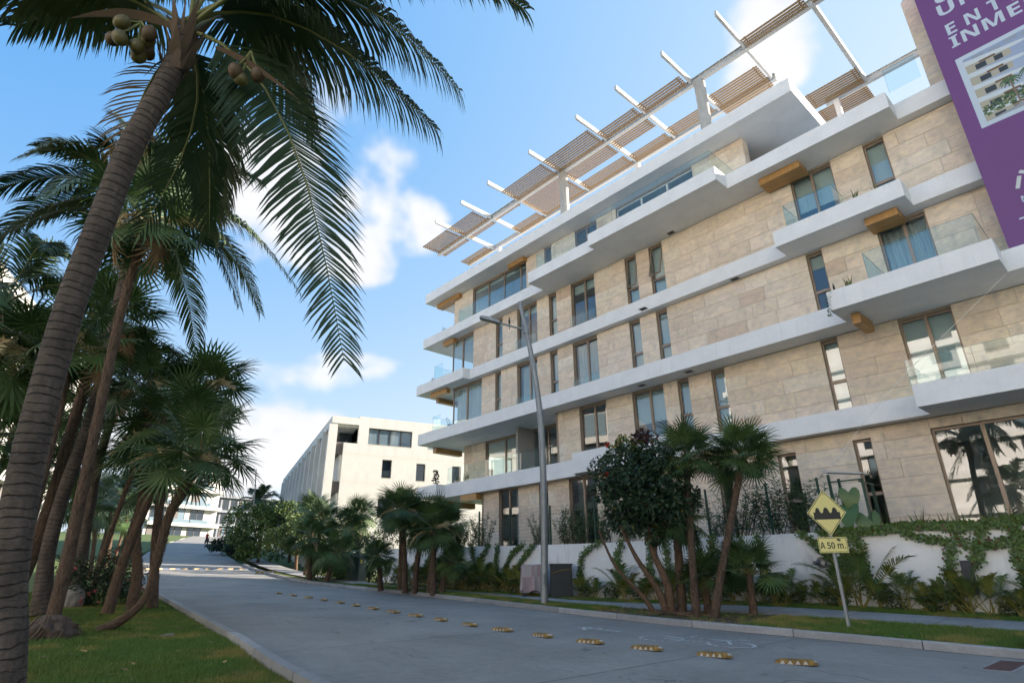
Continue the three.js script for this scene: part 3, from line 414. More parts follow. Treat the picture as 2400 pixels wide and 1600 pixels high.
// ---------- street lamp with a bird, second lamp, road sign ----------
const mGalv = new THREE.MeshStandardMaterial({ color: lin(0.36, 0.38, 0.39), roughness: 0.5, metalness: 0.55, map: tex(256, 1.1, gray((u, v) => 0.85 + 0.3 * (tn(u, v * 0.3, 20, 4) - 0.5))) });
const mLens = M(0.5, 0.5, 0.46, 0.3);
{
  const y0 = gR(14.6, -14.74), l = thing('street_lamp', 'tall galvanised street lamp with a curved top and flat luminaire', 'street lamp', [14.6, y0, -14.74]);
  const pts = [[14.6, y0, -14.74], [14.66, 3.5, -14.69], [14.64, 6.5, -14.71], [14.54, 8.14, -14.8], [14.39, 9.51, -14.93], [14.25, 10.59, -15.06], [14.11, 11.57, -15.19]].map(p => V3(...p));
  part('pole', tubeGeo(pts, [0.125, 0.122, 0.115, 0.105, 0.095, 0.085, 0.075], 16, 6, true), mGalv, l, true);
  part('arm', tubeGeo([V3(14.3, 10.35, -15.02), V3(13.86, 10.52, -15.42), V3(13.4, 10.72, -15.83)], [0.045, 0.04, 0.035], 10, 3, true), mGalv, l, true);
  part('bracket', new THREE.CylinderGeometry(0.11, 0.12, 0.3, 16).translate(14.29, 10.36, -15.03), mGalv, l, true);
  const head = new THREE.Shape(); head.moveTo(-0.1, 0); head.lineTo(-0.06, 0.1); head.quadraticCurveTo(0.2, 0.2, 0.62, 0.13); head.quadraticCurveTo(0.72, 0.06, 0.68, 0); head.lineTo(-0.1, 0);
  const hg = new THREE.ExtrudeGeometry(head, { depth: 0.2, bevelEnabled: true, bevelSize: 0.03, bevelThickness: 0.03, bevelSegments: 2 }); hg.translate(0, 0, -0.1); hg.scale(1, 0.7, 1);
  hg.applyMatrix4(new THREE.Matrix4().makeRotationFromEuler(new THREE.Euler(0, Math.PI - 0.736, 0.3, 'YXZ'))); hg.translate(13.44, 10.66, -15.8);
  const h = part('luminaire', hg, mGalv, l, true);
  part('base_plate', bx(14.38, 14.82, y0 - 0.01, y0 + 0.03, -14.96, -14.52), mGalv, l, true);
  part('footing', bx(14.25, 15.0, y0 - 0.1, y0 - 0.012, -15.15, -14.35), mConc, l, true);
  part('access_door', bx(14.5, 14.58, y0 + 0.6, y0 + 0.95, -14.66, -14.6), mGalv, l, true);
  const yb = gy(-62) + 0.1, s = thing('street_lamp', 'slim pale street lamp beyond the speed table', 'street lamp', [20.7, yb, -62]);
  part('pole', tubeGeo([V3(20.7, yb, -62), V3(20.68, yb + 5, -62), V3(20.4, yb + 8.7, -62.1)], [0.08, 0.07, 0.05], 8, 4, true), mGalv, s, true); part('luminaire', bx(19.4, 20.2, yb + 8.6, yb + 8.75, -62.25, -61.95), mGalv, s, true); part('arm', tubeGeo([V3(20.42, yb + 8.6, -62.1), V3(20.1, yb + 8.7, -62.1)], [0.04, 0.03], 6), mGalv, s, true);
}
const mBlack = M(0.012, 0.012, 0.014, 0.5);
function bird(pos, turn, label, len) { // perched, tail down
  const b = thing('bird', label, 'bird', pos, undefined, turn), pr = [[-0.02, -0.6], [0.02, -0.58], [0.035, -0.3], [0.06, -0.12], [0.095, 0.05], [0.1, 0.16], [0.075, 0.27], [0.05, 0.32], [0.055, 0.37], [0.05, 0.42], [0.02, 0.45], [0.006, 0.5]].map(([r, y]) => new THREE.Vector2(Math.max(0.002, r * len), y * len));
  const g = new THREE.LatheGeometry(pr, 12); g.scale(1, 1, 0.85); g.rotateZ(0.12); part('body', g, mBlack, b);
  const bk = new THREE.ConeGeometry(0.016 * len, 0.13 * len, 6); bk.rotateZ(1.3); bk.translate(-0.1 * len, 0.42 * len, 0); part('beak', bk, mBlack, b);
  part('leg', [tubeGeo([V3(0.02 * len, -0.03 * len, 0.03 * len), V3(0.0, -0.1 * len, 0.03 * len)], [0.008, 0.006], 5), tubeGeo([V3(0.02 * len, -0.03 * len, -0.03 * len), V3(0.0, -0.1 * len, -0.03 * len)], [0.008, 0.006], 5)], mBlack, b);
}
bird([13.83, 10.69, -15.5], 0.7, 'black bird perched upright on the arm of the tall street lamp', 0.5);
bird([19.62, YD + TH + 0.06, -5.62], 0.2, 'black bird leaning over the corner of a white balcony', 0.42);
{
  const y0 = gR(15.0, -5.6), s = thing('road_sign', 'yellow diamond road sign with a bumps symbol above an A 50 m. plate', 'road sign', [15.0, y0, -5.6]);
  part('post', bx(14.97, 15.03, y0 - 0.1, 3.25, -5.63, -5.57), mGalv, s, true);
  const yel = '#d9ca80', cv = (w, h, f) => { const c = document.createElement('canvas'); c.width = w; c.height = h; f(c.getContext('2d'), w, h); const t = new THREE.CanvasTexture(c); t.colorSpace = THREE.SRGBColorSpace; return t; };
  const tD = cv(512, 512, (c, w) => { c.fillStyle = yel; c.fillRect(0, 0, w, w); c.translate(256, 256); c.rotate(Math.PI / 4); c.strokeStyle = '#17160f'; c.lineWidth = 7; const r = 238 * 1.0; c.restore; c.rotate(-Math.PI / 4); c.beginPath(); c.moveTo(0, -238); c.lineTo(238, 0); c.lineTo(0, 238); c.lineTo(-238, 0); c.closePath(); c.stroke(); c.fillStyle = '#17160f'; c.beginPath(); c.moveTo(-172, 75); c.lineTo(-172, -5); c.lineTo(-146, -5); c.bezierCurveTo(-140, -72, -92, -72, -84, -14); c.quadraticCurveTo(-62, 22, -42, -10); c.bezierCurveTo(-30, -74, 22, -74, 34, -10); c.quadraticCurveTo(54, 22, 74, -14); c.bezierCurveTo(84, -72, 132, -72, 142, -5); c.lineTo(172, -5); c.lineTo(172, 75); c.closePath(); c.fill(); for (const [x, y] of [[0, -205], [0, 205]]) { c.fillStyle = '#5d5533'; c.beginPath(); c.arc(x, y, 6, 0, 7); c.fill(); } });
  const tP = cv(512, 256, (c, w, h) => { c.fillStyle = yel; c.fillRect(0, 0, w, h); c.strokeStyle = '#17160f'; c.lineWidth = 8; c.strokeRect(16, 16, w - 32, h - 32); c.fillStyle = '#17160f'; c.font = 'bold 150px sans-serif'; c.textAlign = 'center'; c.textBaseline = 'middle'; c.save(); c.translate(w / 2, h / 2 + 8); c.scale(0.86, 1); c.fillText('A 50 m.', 0, 0); c.restore(); c.fillStyle = 'rgba(40,36,20,0.8)'; c.beginPath(); c.ellipse(372, 46, 36, 22, 0.3, 0, 7); c.fill(); });
  const turn = -0.95, face = (g, t) => { const u = g.attributes.uv; return g; };
  const place = (g, y) => { g.rotateY(turn); g.translate(15.0 - 0.05 * Math.sin(-turn) * 1, y, -5.6 + 0.05 * Math.cos(turn)); return g; };
  const R = 0.52, dg = new THREE.BufferGeometry(); dg.setAttribute('position', new THREE.Float32BufferAttribute([0, -R, 0, R * 0.82, 0, 0, 0, R, 0, 0, -R, 0, 0, R, 0, -R * 0.82, 0, 0], 3)); dg.setAttribute('uv', new THREE.Float32BufferAttribute([0.5, 0, 1, 0.5, 0.5, 1, 0.5, 0, 0.5, 1, 0, 0.5], 2)); dg.computeVertexNormals();
  const back = new THREE.BoxGeometry(1, 1, 0.006); { const p = back.attributes.position; for (let i = 0; i < p.count; i++) { const x = p.getX(i), y = p.getY(i); p.setXY(i, (x - y) * R * 0.82, (x + y) * R); } back.translate(0, 0, -0.006); back.computeVertexNormals(); }
  const d = part('diamond_plate', place(back, 2.8), mGalv, s, true); part('diamond_face', place(dg, 2.8), new THREE.MeshStandardMaterial({ map: tD, roughness: 0.45 }), d);
  const pl = part('distance_plate', place(new THREE.BoxGeometry(0.62, 0.34, 0.006).translate(0, 0, -0.006), 2.08), mGalv, s, true); part('distance_face', place(new THREE.PlaneGeometry(0.62, 0.34), 2.08), new THREE.MeshStandardMaterial({ map: tP, roughness: 0.45 }), pl);
}
// ---------- lane separators, speed table, markings ----------
const mYel = new THREE.MeshStandardMaterial({ color: lin(0.40, 0.225, 0.045), roughness: 0.75, map: tex(256, 0.7, gray((u, v) => 0.74 + 0.9 * (tn(u, v, 14, 4) - 0.5))) }), mPale = M(0.42, 0.38, 0.30, 0.6);
{
  const prof = [[-0.14, 0], [-0.11, 0.07], [-0.07, 0.1], [0.07, 0.1], [0.11, 0.07], [0.14, 0]];
  const T = new Tris(), st = [[-0.5, 0.15], [-0.44, 0.75], [-0.36, 1], [0.36, 1], [0.44, 0.75], [0.5, 0.15]];
  for (let i = 0; i < 5; i++) for (let j = 0; j < 5; j++) { const q = (s, p) => V3(p[0] * (0.75 + 0.25 * s[1]), p[1] * s[1] + 0.004, s[0]); T.quad(q(st[i], prof[j]), q(st[i + 1], prof[j]), q(st[i + 1], prof[j + 1]), q(st[i], prof[j + 1])); }
  for (const s of [0, 5]) { const q = p => V3(p[0] * 0.8, p[1] * 0.15 + 0.004, st[s][0]); for (let j = 1; j < 5; j++) T.tri(q(prof[0]), q(prof[j]), q(prof[j + 1])); }
  const body = T.geo();
  const h = thing('lane_separator', 'worn yellow ribbed lane separator bolted to the road', 'lane separator', [0, 0, 0], 'lane separators along the cycle lane');
  part('body', body, mYel, h);
  for (const s of [-1, 1]) for (let i = 0; i < 4; i++) { const z = -0.27 + i * 0.18, t = new Tris(); t.quad(V3(s * 0.142, 0.012, z - 0.06), V3(s * 0.142, 0.012, z + 0.06), V3(s * 0.116, 0.075, z + 0.018), V3(s * 0.116, 0.075, z - 0.018)); part('reflector', t.geo(), mPale, h); }
  for (const s of [-1, 1]) { const t = new Tris(); t.quad(V3(-0.07, 0.05, s * 0.49), V3(0.07, 0.05, s * 0.49), V3(0.055, 0.09, s * 0.43), V3(-0.055, 0.09, s * 0.43)); part('reflector', t.geo(), mPale, h); }
  const spots = [[10.35, -4.78], [9.98, -6.0], [9.72, -7.2], [9.56, -8.42], [9.5, -9.68], [9.5, -10.96], [9.58, -12.26], [9.7, -13.65], [9.8, -15.0], [9.9, -16.35], [10.02, -17.75], [10.18, -19.2], [10.33, -20.65], [10.45, -22.2], [10.55, -23.8], [10.6, -25.4], [10.7, -27.2]];
  spots.forEach(([x, z], i) => { const o = i ? copyOf(h, [x, gy(z), z], 0) : h; o.position.set(x, gy(z), z); o.scale.set(0.78, 0.7, 0.64); o.rotation.set(-0.03, -0.12 + rr(-0.12, 0.12) + (i < 3 ? 0.2 : 0), 0, 'YXZ'); });
  const e = copyOf(h, [17.0, gy(-46) + 0.02, -46], 1.2, 'lone yellow lane separator beside the speed table', 1.6); delete e.userData.group;
}
const mPaint = new THREE.MeshStandardMaterial({ color: lin(0.62, 0.62, 0.62), roughness: 0.7, map: tex(256, 1.3, gray((u, v) => { const n = tn(u, v, 22, 4); return n > 0.47 ? 0.9 : 0.66; })) });
{ // speed table with alternating blocks
  const t = thing('speed_table', 'striped speed table of yellow and blue grey blocks across the road', 'speed bump', [13.4, gy(-51), -51]);
  const n = 18; for (let i = 0; i < n; i++) { const z = -51, x0 = mix(roadL(z) + 0.2, roadR(z) - 0.2, i / n), x1 = mix(roadL(z) + 0.2, roadR(z) - 0.2, (i + 1) / n) - 0.03; part('block', bx(x0, x1, gy(z) - 0.05, gy(z) + 0.07, z - 0.3, z + 0.3), i % 2 ? M(0.16, 0.2, 0.3, 0.8) : M(0.68, 0.5, 0.3, 0.8), t, true); }
  // bicycle painted in the cycle lane
  const b = thing('bicycle_marking', 'white bicycle and arrow painted on the cycle lane', 'road marking', [11.7, gy(-8.0), -8.0]);
  const line = (pts, w, closed) => { const T = new Tris(), n = pts.length, m = closed ? n : n - 1; for (let i = 0; i < m; i++) { const a = pts[i], c = pts[(i + 1) % n], d = new THREE.Vector2(c[0] - a[0], c[1] - a[1]).normalize(), q = [-d.y * w / 2, d.x * w / 2], f = (p, s) => V3(p[0] + s * q[0], gy(p[1]) + 0.005, p[1] + s * q[1]); T.quad(f(a, -1), f(a, 1), f(c, 1), f(c, -1)); } return T.geo(); };
  const ring = (x, z, r) => Array.from({ length: 22 }, (_, i) => [x + r * Math.cos(i / 22 * 6.2832), z + r * 1.05 * Math.sin(i / 22 * 6.2832)]);
  part('wheel', line(ring(11.65, -6.6, 0.42), 0.07, 1), mPaint, b, true); part('wheel', line(ring(11.35, -8.0, 0.42), 0.07, 1), mPaint, b, true);
  part('bicycle_frame', [line([[11.65, -6.6], [12.15, -6.95], [12.05, -7.75], [11.35, -8.0], [11.5, -7.3], [12.15, -6.95]], 0.07), line([[12.05, -7.75], [12.4, -7.8]], 0.07), line([[12.15, -6.95], [12.5, -6.85], [12.5, -6.65]], 0.07)], mPaint, b, true);
  part('arrow', [line([[11.6, -9.3], [11.55, -10.3]], 0.11), line([[11.25, -10.0], [11.54, -10.45], [11.85, -10.0]], 0.13)], mPaint, b, true);
  const c = thing('channel_cover', 'rust red drain channel cover let into the road', 'drain cover', [12.9, gy(-2.6), -2.6]); part('cover', bx(12.3, 13.6, gy(-2.6) - 0.03, gy(-2.6) + 0.012, -2.75, -2.4), M(0.10, 0.045, 0.04, 0.8), c, true); part('rim', bx(12.25, 13.65, gy(-2.6) - 0.03, gy(-2.6) + 0.006, -2.8, -2.35), mConc, c, true);
  structure('driveway_apron', [new THREE.BoxGeometry(2.6, 0.5, 5).translate(15.5, 0.16, 0.05)], mConc);
}
// ---------- small street things ----------
const mCabinet = M(0.02, 0.045, 0.04, 0.55);
{
  const y = gR(18.6, -35.3), c = thing('utility_cabinet', 'dark green utility cabinet with yellow stickers beside the driveway', 'cabinet', [18.6, y, -35.3], undefined, 0.5);
  part('body', bx(-0.45, 0.45, 0, 1.5, -0.4, 0.4), mCabinet, c); part('lid', bx(-0.48, 0.48, 1.5, 1.56, -0.43, 0.43), mCabinet, c); part('door', bx(-0.4, 0.4, 0.1, 1.42, 0.402, 0.42), mCabinet, c); part('sticker', bx(-0.3, -0.12, 1.0, 1.2, 0.422, 0.425), M(0.6, 0.5, 0.05), c); part('sticker', bx(0.1, 0.26, 1.02, 1.18, 0.422, 0.425), mPale, c); part('plinth', bx(-0.55, 0.55, -0.1, 0.0, -0.5, 0.5), mConc, c);
  const y2 = gR(17.75, -16.95), d = thing('waste_cabinet', 'black waste cabinet standing against the white garden wall', 'cabinet', [17.75, y2, -16.95], undefined, -0.75);
  part('body', bx(-0.42, 0.42, 0, 1.2, -0.35, 0.35), M(0.008, 0.012, 0.016, 0.5), d); part('lid', bx(-0.45, 0.45, 1.2, 1.25, -0.38, 0.38), M(0.015, 0.02, 0.025, 0.5), d); part('door', bx(-0.38, 0.38, 0.06, 1.12, 0.352, 0.365), M(0.01, 0.016, 0.02, 0.5), d);
  const hose = tubeGeo([V3(-0.4, 0.9, 0.39), V3(0, 1.0, 0.4), V3(0.4, 1.05, 0.39)], [0.012, 0.012], 6, 5); part('strap', hose, M(0.25, 0.16, 0.03), d);
  const y3 = gR(17.5, -18.2), e = thing('covered_cart', 'cart under a pink and white patterned cloth by the wall', 'cart', [17.5, y3, -18.2], undefined, -0.75);
  const cloth = new Tris(), N = 28, ring = (t, y, f) => { const a = t * 6.2832, x = Math.cos(a), z = Math.sin(a), k = 1 / Math.max(Math.abs(x), Math.abs(z)) ** 0.8; return V3(x * k * (0.52 + f * 0.07 * Math.sin(a * 9)), y + f * 0.04 * Math.sin(a * 5), z * k * (0.4 + f * 0.07 * Math.cos(a * 8))); };
  const lv = [[1.2, 0], [1.16, 0.2], [0.75, 0.6], [0.2, 1.2]]; for (let k = 0; k < 3; k++) for (let i = 0; i < N; i++) { const q = rr(0.8, 1.1), col = rnd() < 0.5 ? [0.34 * q, 0.25 * q, 0.26 * q] : [0.42 * q, 0.37 * q, 0.37 * q]; cloth.quad(ring(i / N, lv[k + 1][0], lv[k + 1][1]), ring((i + 1) / N, lv[k + 1][0], lv[k + 1][1]), ring((i + 1) / N, lv[k][0], lv[k][1]), ring(i / N, lv[k][0], lv[k][1]), col); }
  for (let i = 0; i < N; i++) cloth.tri(V3(0, 1.23, 0), ring(i / N, 1.2, 0), ring((i + 1) / N, 1.2, 0), [0.66, 0.64, 0.66]);
  part('cloth', cloth.geo(), new THREE.MeshStandardMaterial({ vertexColors: true, roughness: 0.9, side: THREE.DoubleSide }), e); for (const [x, z] of [[-0.4, 0.3], [0.4, 0.3], [-0.4, -0.3], [0.4, -0.3]]) part('wheel', new THREE.CylinderGeometry(0.1, 0.1, 0.05, 14).rotateX(Math.PI / 2).translate(x, 0.1, z), mBlack, e);
  const rk = new THREE.IcosahedronGeometry(0.34, 4), p = rk.attributes.position; for (let i = 0; i < p.count; i++) { const v = V3(p.getX(i), p.getY(i), p.getZ(i)), k = 0.72 + 0.6 * fbm(v.x * 2.2 + 4, v.y * 2.2, v.z * 2.2, 4); p.setXYZ(i, v.x * k, v.y * k * 1.15, v.z * k); } rk.computeVertexNormals(); rk.translate(2.75, gL(2.75, -22.6) + 0.22, -22.6);
  single('garden_rock', rk, new THREE.MeshStandardMaterial({ color: lin(0.45, 0.42, 0.38), roughness: 0.9, map: concMap }), 'pale rough rock lying before the pink flower bush', 'rock');
  const sl = tubeGeo([V3(20.62, 9.5, -1.4), V3(19.95, 6.6, -4.9), V3(19.5, 4.3, -7.1)], [0.008, 0.008], 5, 6); single('guy_rope', sl, M(0.72, 0.7, 0.66, 0.7), 'thin white rope slung from balcony corner down to the green fence', 'rope');
  const br = new THREE.BoxGeometry(0.24, 0.05, 0.1, 3, 1, 1); br.rotateY(0.5); br.translate(3.35, gL(3.35, -13.8) + 0.03, -13.8); single('loose_brick', br, mConc, 'small loose concrete block lying on the lawn near the kerb', 'block');
}
{ // distant rider
  const y = gy(-100) + 0.02, p = thing('person', 'distant person in red shirt and dark trousers riding a scooter', 'person', [27.2, y, -100]);
  const body = [tubeGeo([V3(0, 0.75, 0), V3(0, 1.05, 0.02), V3(0, 1.38, -0.03), V3(0, 1.48, -0.03)], [0.15, 0.17, 0.2, 0.07], 10, 3), tubeGeo([V3(0.2, 1.36, 0), V3(0.27, 1.1, 0.1), V3(0.24, 1.0, 0.4)], [0.06, 0.05, 0.04], 7, 3), tubeGeo([V3(-0.2, 1.36, 0), V3(-0.27, 1.1, 0.1), V3(-0.24, 1.0, 0.4)], [0.06, 0.05, 0.04], 7, 3)];
  part('body', body, M(0.35, 0.03, 0.03, 0.9), p);
  part('trousers', [tubeGeo([V3(0.1, 0.78, 0), V3(0.17, 0.7, 0.35), V3(0.16, 0.2, 0.35)], [0.1, 0.08, 0.05], 7, 3), tubeGeo([V3(-0.1, 0.78, 0), V3(-0.17, 0.7, 0.35), V3(-0.16, 0.2, 0.35)], [0.1, 0.08, 0.05], 7, 3)], mBlack, p);
  part('head', new THREE.SphereGeometry(0.12, 12, 10).scale(0.9, 1.15, 1).translate(0, 1.62, 0), M(0.2, 0.1, 0.07, 0.7), p);
  const s = thing('scooter', 'dark motor scooter under the distant rider in red', 'scooter', [27.2, y, -100]);
  part('frame', tubeGeo([V3(0, 0.35, -0.6), V3(0, 0.65, -0.2), V3(0, 0.35, 0.2), V3(0, 0.9, 0.5)], [0.12, 0.14, 0.1, 0.07], 8, 4), mBlack, s); for (const z of [-0.55, 0.62]) part('wheel', new THREE.TorusGeometry(0.22, 0.06, 8, 18).rotateY(Math.PI / 2).translate(0, 0.28, z), mBlack, s); part('handlebar', tubeGeo([V3(-0.3, 0.98, 0.45), V3(0.3, 0.98, 0.45)], [0.02, 0.02], 5), mBlack, s);
}
{ // banner: printed sheet with eyelet hem, hung before the stone end of the building
  const W = 1024, H = 2048, c = document.createElement('canvas'); c.width = W; c.height = H; const g = c.getContext('2d');
  const Z0 = -1.17, Z1 = 5.0, Y0 = 9.75, Y1 = 22.2, X = z => (z - Z0) / (Z1 - Z0) * W, Yp = y => (Y1 - y) / (Y1 - Y0) * H, sy = H / (Y1 - Y0), sx = W / (Z1 - Z0);
  g.fillStyle = '#6d4178'; g.fillRect(0, 0, W, H); g.fillStyle = '#b9c5d0';
  const word = (s, z, y, h, w) => { g.save(); g.translate(X(z), Yp(y)); g.font = 'bold 100px sans-serif'; const m = g.measureText(s).width; g.scale(w * sx / m, h * sy / 72); g.fillText(s, 0, 0); g.restore(); };
  word('ÚLTIMAS', -0.74, 20.0, 0.5, 3.7); word('UNIDADES', -0.78, 19.42, 0.5, 4.3); word('E N T R E G A', -0.73, 18.52, 0.48, 3.9); word('INMEDIATA', -0.72, 17.95, 0.47, 4.1);
  g.fillRect(X(-0.75), Yp(17.46), X(4.3) - X(-0.75), 2.92 * sy);
  const px0 = X(-0.58), py0 = Yp(17.3), pw = X(4.1) - px0, ph = 2.6 * sy; // the printed picture
  g.save(); g.beginPath(); g.rect(px0, py0, pw, ph); g.clip(); const gr = g.createLinearGradient(0, py0, 0, py0 + ph); gr.addColorStop(0, '#8e9cb8'); gr.addColorStop(1, '#a9b7c8'); g.fillStyle = gr; g.fillRect(px0, py0, pw, ph);
  for (let i = 0; i < 5; i++) { const y = py0 + 18 + i * 84; g.fillStyle = '#a9a390'; g.fillRect(px0, y + 26, 190 - i * 12, 60); g.fillStyle = '#c3cbd0'; g.beginPath(); g.moveTo(px0, y); g.lineTo(px0 + 230 - i * 10, y + 26); g.lineTo(px0 + 290 - i * 8, y + 40); g.lineTo(px0 + 210, y + 46); g.lineTo(px0, y + 30); g.fill(); g.fillStyle = '#6d5035'; g.fillRect(px0 + 60 + i * 14, y + 34, 70, 12); g.fillStyle = '#333a40'; g.fillRect(px0 + 40, y + 48, 46, 34); g.fillRect(px0 + 120, y + 50, 36, 32); }
  g.fillStyle = '#8f98a6'; for (let i = 0; i < 6; i++) g.fillRect(px0 + 40 + i * 70, py0 + 4 + (i % 2) * 8, 52, 20);
  g.fillStyle = '#8d9296'; g.beginPath(); g.moveTo(px0, py0 + ph); g.lineTo(px0 + pw, py0 + ph * 0.72); g.lineTo(px0 + pw, py0 + ph); g.fill();
  for (let i = 0; i < 420; i++) { const t = rnd(), x = px0 + t * pw * 0.8, y = py0 + ph * (0.93 - 0.2 * t) - rnd() * 70; g.fillStyle = ['#3e5436', '#53683f', '#2d3f2b', '#6d7a4a'][i & 3]; g.fillRect(x, y, 8 + rnd() * 14, 5 + rnd() * 9); }
  for (const [x, y] of [[150, 250], [235, 235], [330, 260], [420, 230]]) { g.strokeStyle = '#7b6a58'; g.lineWidth = 8; g.beginPath(); g.moveTo(px0 + x, py0 + y + 150); g.lineTo(px0 + x - 8, py0 + y); g.stroke(); g.strokeStyle = '#4b6540'; g.lineWidth = 5; for (let k = 0; k < 14; k++) { const a = k / 14 * 6.28; g.beginPath(); g.moveTo(px0 + x - 8, py0 + y); g.quadraticCurveTo(px0 + x - 8 + 28 * Math.cos(a), py0 + y - 16 + 14 * Math.sin(a), px0 + x - 8 + 44 * Math.cos(a), py0 + y + 12 + 26 * Math.sin(a)); g.stroke(); } }
  g.restore();
  g.strokeStyle = '#c6c9c6'; g.lineWidth = 17; g.beginPath(); g.moveTo(X(-0.5), Yp(12.1)); g.lineTo(X(-0.36), Yp(12.48)); g.stroke(); g.beginPath(); g.moveTo(X(-0.33), Yp(12.62)); g.lineTo(X(0.1), Yp(12.3)); g.stroke(); g.beginPath(); g.moveTo(X(0.0), Yp(12.0)); g.lineTo(X(0.2), Yp(12.7)); g.lineTo(X(0.7), Yp(12.1)); g.stroke();
  word('N', -0.53, 11.62, 0.2, 0.19); g.fillRect(X(-0.72), Yp(11.16), X(2.8) - X(-0.72), 9);
  const t = new THREE.CanvasTexture(c); t.colorSpace = THREE.SRGBColorSpace; t.anisotropy = 8;
  const geo = new THREE.PlaneGeometry(Z1 - Z0, Y1 - Y0, 90, 130); { const p = geo.attributes.position; for (let i = 0; i < p.count; i++) { const a = p.getX(i) + (Z1 - Z0) / 2, y = p.getY(i), hem = Math.exp(-(((a - 0.33) / 0.03) ** 2)); let w = 0.02 * fbm(a * 1.3 + 3, y * 0.9, 2, 3) - 0.014 * hem; for (const q of [4.6, 2.35, 0.1, -2.1, -4.3, 1.2]) w += 0.018 * Math.exp(-(((y - q - 0.06 * a) / 0.03) ** 2)); if (y < -5.9) w += 0.05 * (fbm(a * 6, y * 6, 1, 3) - 0.5); p.setZ(i, w); } geo.computeVertexNormals(); }
  geo.rotateY(-Math.PI / 2); geo.translate(20.9, (Y0 + Y1) / 2, (Z0 + Z1) / 2);
  const b = thing('banner', 'large purple sales banner with white lettering hung down the building end', 'banner', [20.9, Y0, 2]);
  part('sheet', geo, new THREE.MeshStandardMaterial({ map: t, roughness: 0.55, side: THREE.DoubleSide }), b, true);
  for (let i = 0; i < 7; i++) { const y = 10.2 + i * 1.9, l = tubeGeo([V3(20.92, y, Z0 + 0.05), V3(21.3, y + 0.02, Z0 - 0.02), V3(21.95, y + 0.03, Z0 + 0.02)], [0.006, 0.006], 4); part('tie_cord', l, mPale, b, true); }
}

// ---------- plants ----------
const UP = V3(0, 1, 0), vv = p => V3(p[0], p[1], p[2]);
const leafMat = (r, g, b, rough = 0.55, t = 0.22) => new THREE.MeshPhysicalMaterial({ color: lin(r, g, b), roughness: rough, transmission: t, thickness: 0, side: THREE.DoubleSide, ior: 1.4 });
const mFrond = [leafMat(0.042, 0.075, 0.022), leafMat(0.034, 0.066, 0.023), leafMat(0.06, 0.088, 0.022), leafMat(0.028, 0.056, 0.02)];
const mFan = [leafMat(0.046, 0.096, 0.024, 0.6), leafMat(0.066, 0.12, 0.03, 0.6), leafMat(0.034, 0.074, 0.022, 0.6)];
const mRachis = M(0.14, 0.15, 0.045, 0.6), mDeadFan = leafMat(0.28, 0.17, 0.08, 0.8, 0.15), mBloom = leafMat(0.52, 0.43, 0.25, 0.9, 0.2), mFibre = M(0.115, 0.08, 0.055, 0.95, { side: THREE.DoubleSide }), mNut = M(0.10, 0.085, 0.024, 0.5), mNutBrown = M(0.085, 0.052, 0.024, 0.6);
const ringAt = (u, v) => { const w = 1.1 * (tn(u, v, 5, 3) - 0.5) + 0.35 * (tn(u, v, 16, 2, 3) - 0.5), q = v * 12 + w * 1.4, r = Math.abs((q % 1 + 1) % 1 - 0.5) * 2, on = 0.35 + 0.65 * sstep(0.3, 0.65, tn(u, v, 9, 2, 7)); return sstep(0.72, 1, r) * on; };
const ringMap = tex(512, 1.25, (u, v) => { const n = tn(u, v, 45, 3, 5), l = tn(u, v * 0.3, 10, 3, 9), k = 0.68 + 0.34 * (n - 0.5) + 0.55 * (l - 0.5) - 0.24 * ringAt(u, v); return [k, k * 0.93, k * 0.87]; });
const ringBump = tex(512, 1.25, gray((u, v) => 0.75 - 0.5 * ringAt(u, v) + 0.4 * (tn(u, v, 45, 3, 5) - 0.5)), false);
const mTrunk = new THREE.MeshStandardMaterial({ color: lin(0.19, 0.17, 0.16), map: ringMap, bumpMap: ringBump, bumpScale: 0.035, roughness: 0.9 });
const barkMap = tex(512, 0.7, (u, v) => { const n = tn(u, v * 0.35, 26, 4), l = tn(u, v, 7, 3, 4), k = 0.62 + 0.75 * (n - 0.5) + 0.35 * (l - 0.5); return [k, k * 0.86, k * 0.74]; });
const mBark = new THREE.MeshStandardMaterial({ color: lin(0.25, 0.22, 0.20), map: barkMap, bumpMap: barkMap, bumpScale: 0.03, roughness: 0.95 });
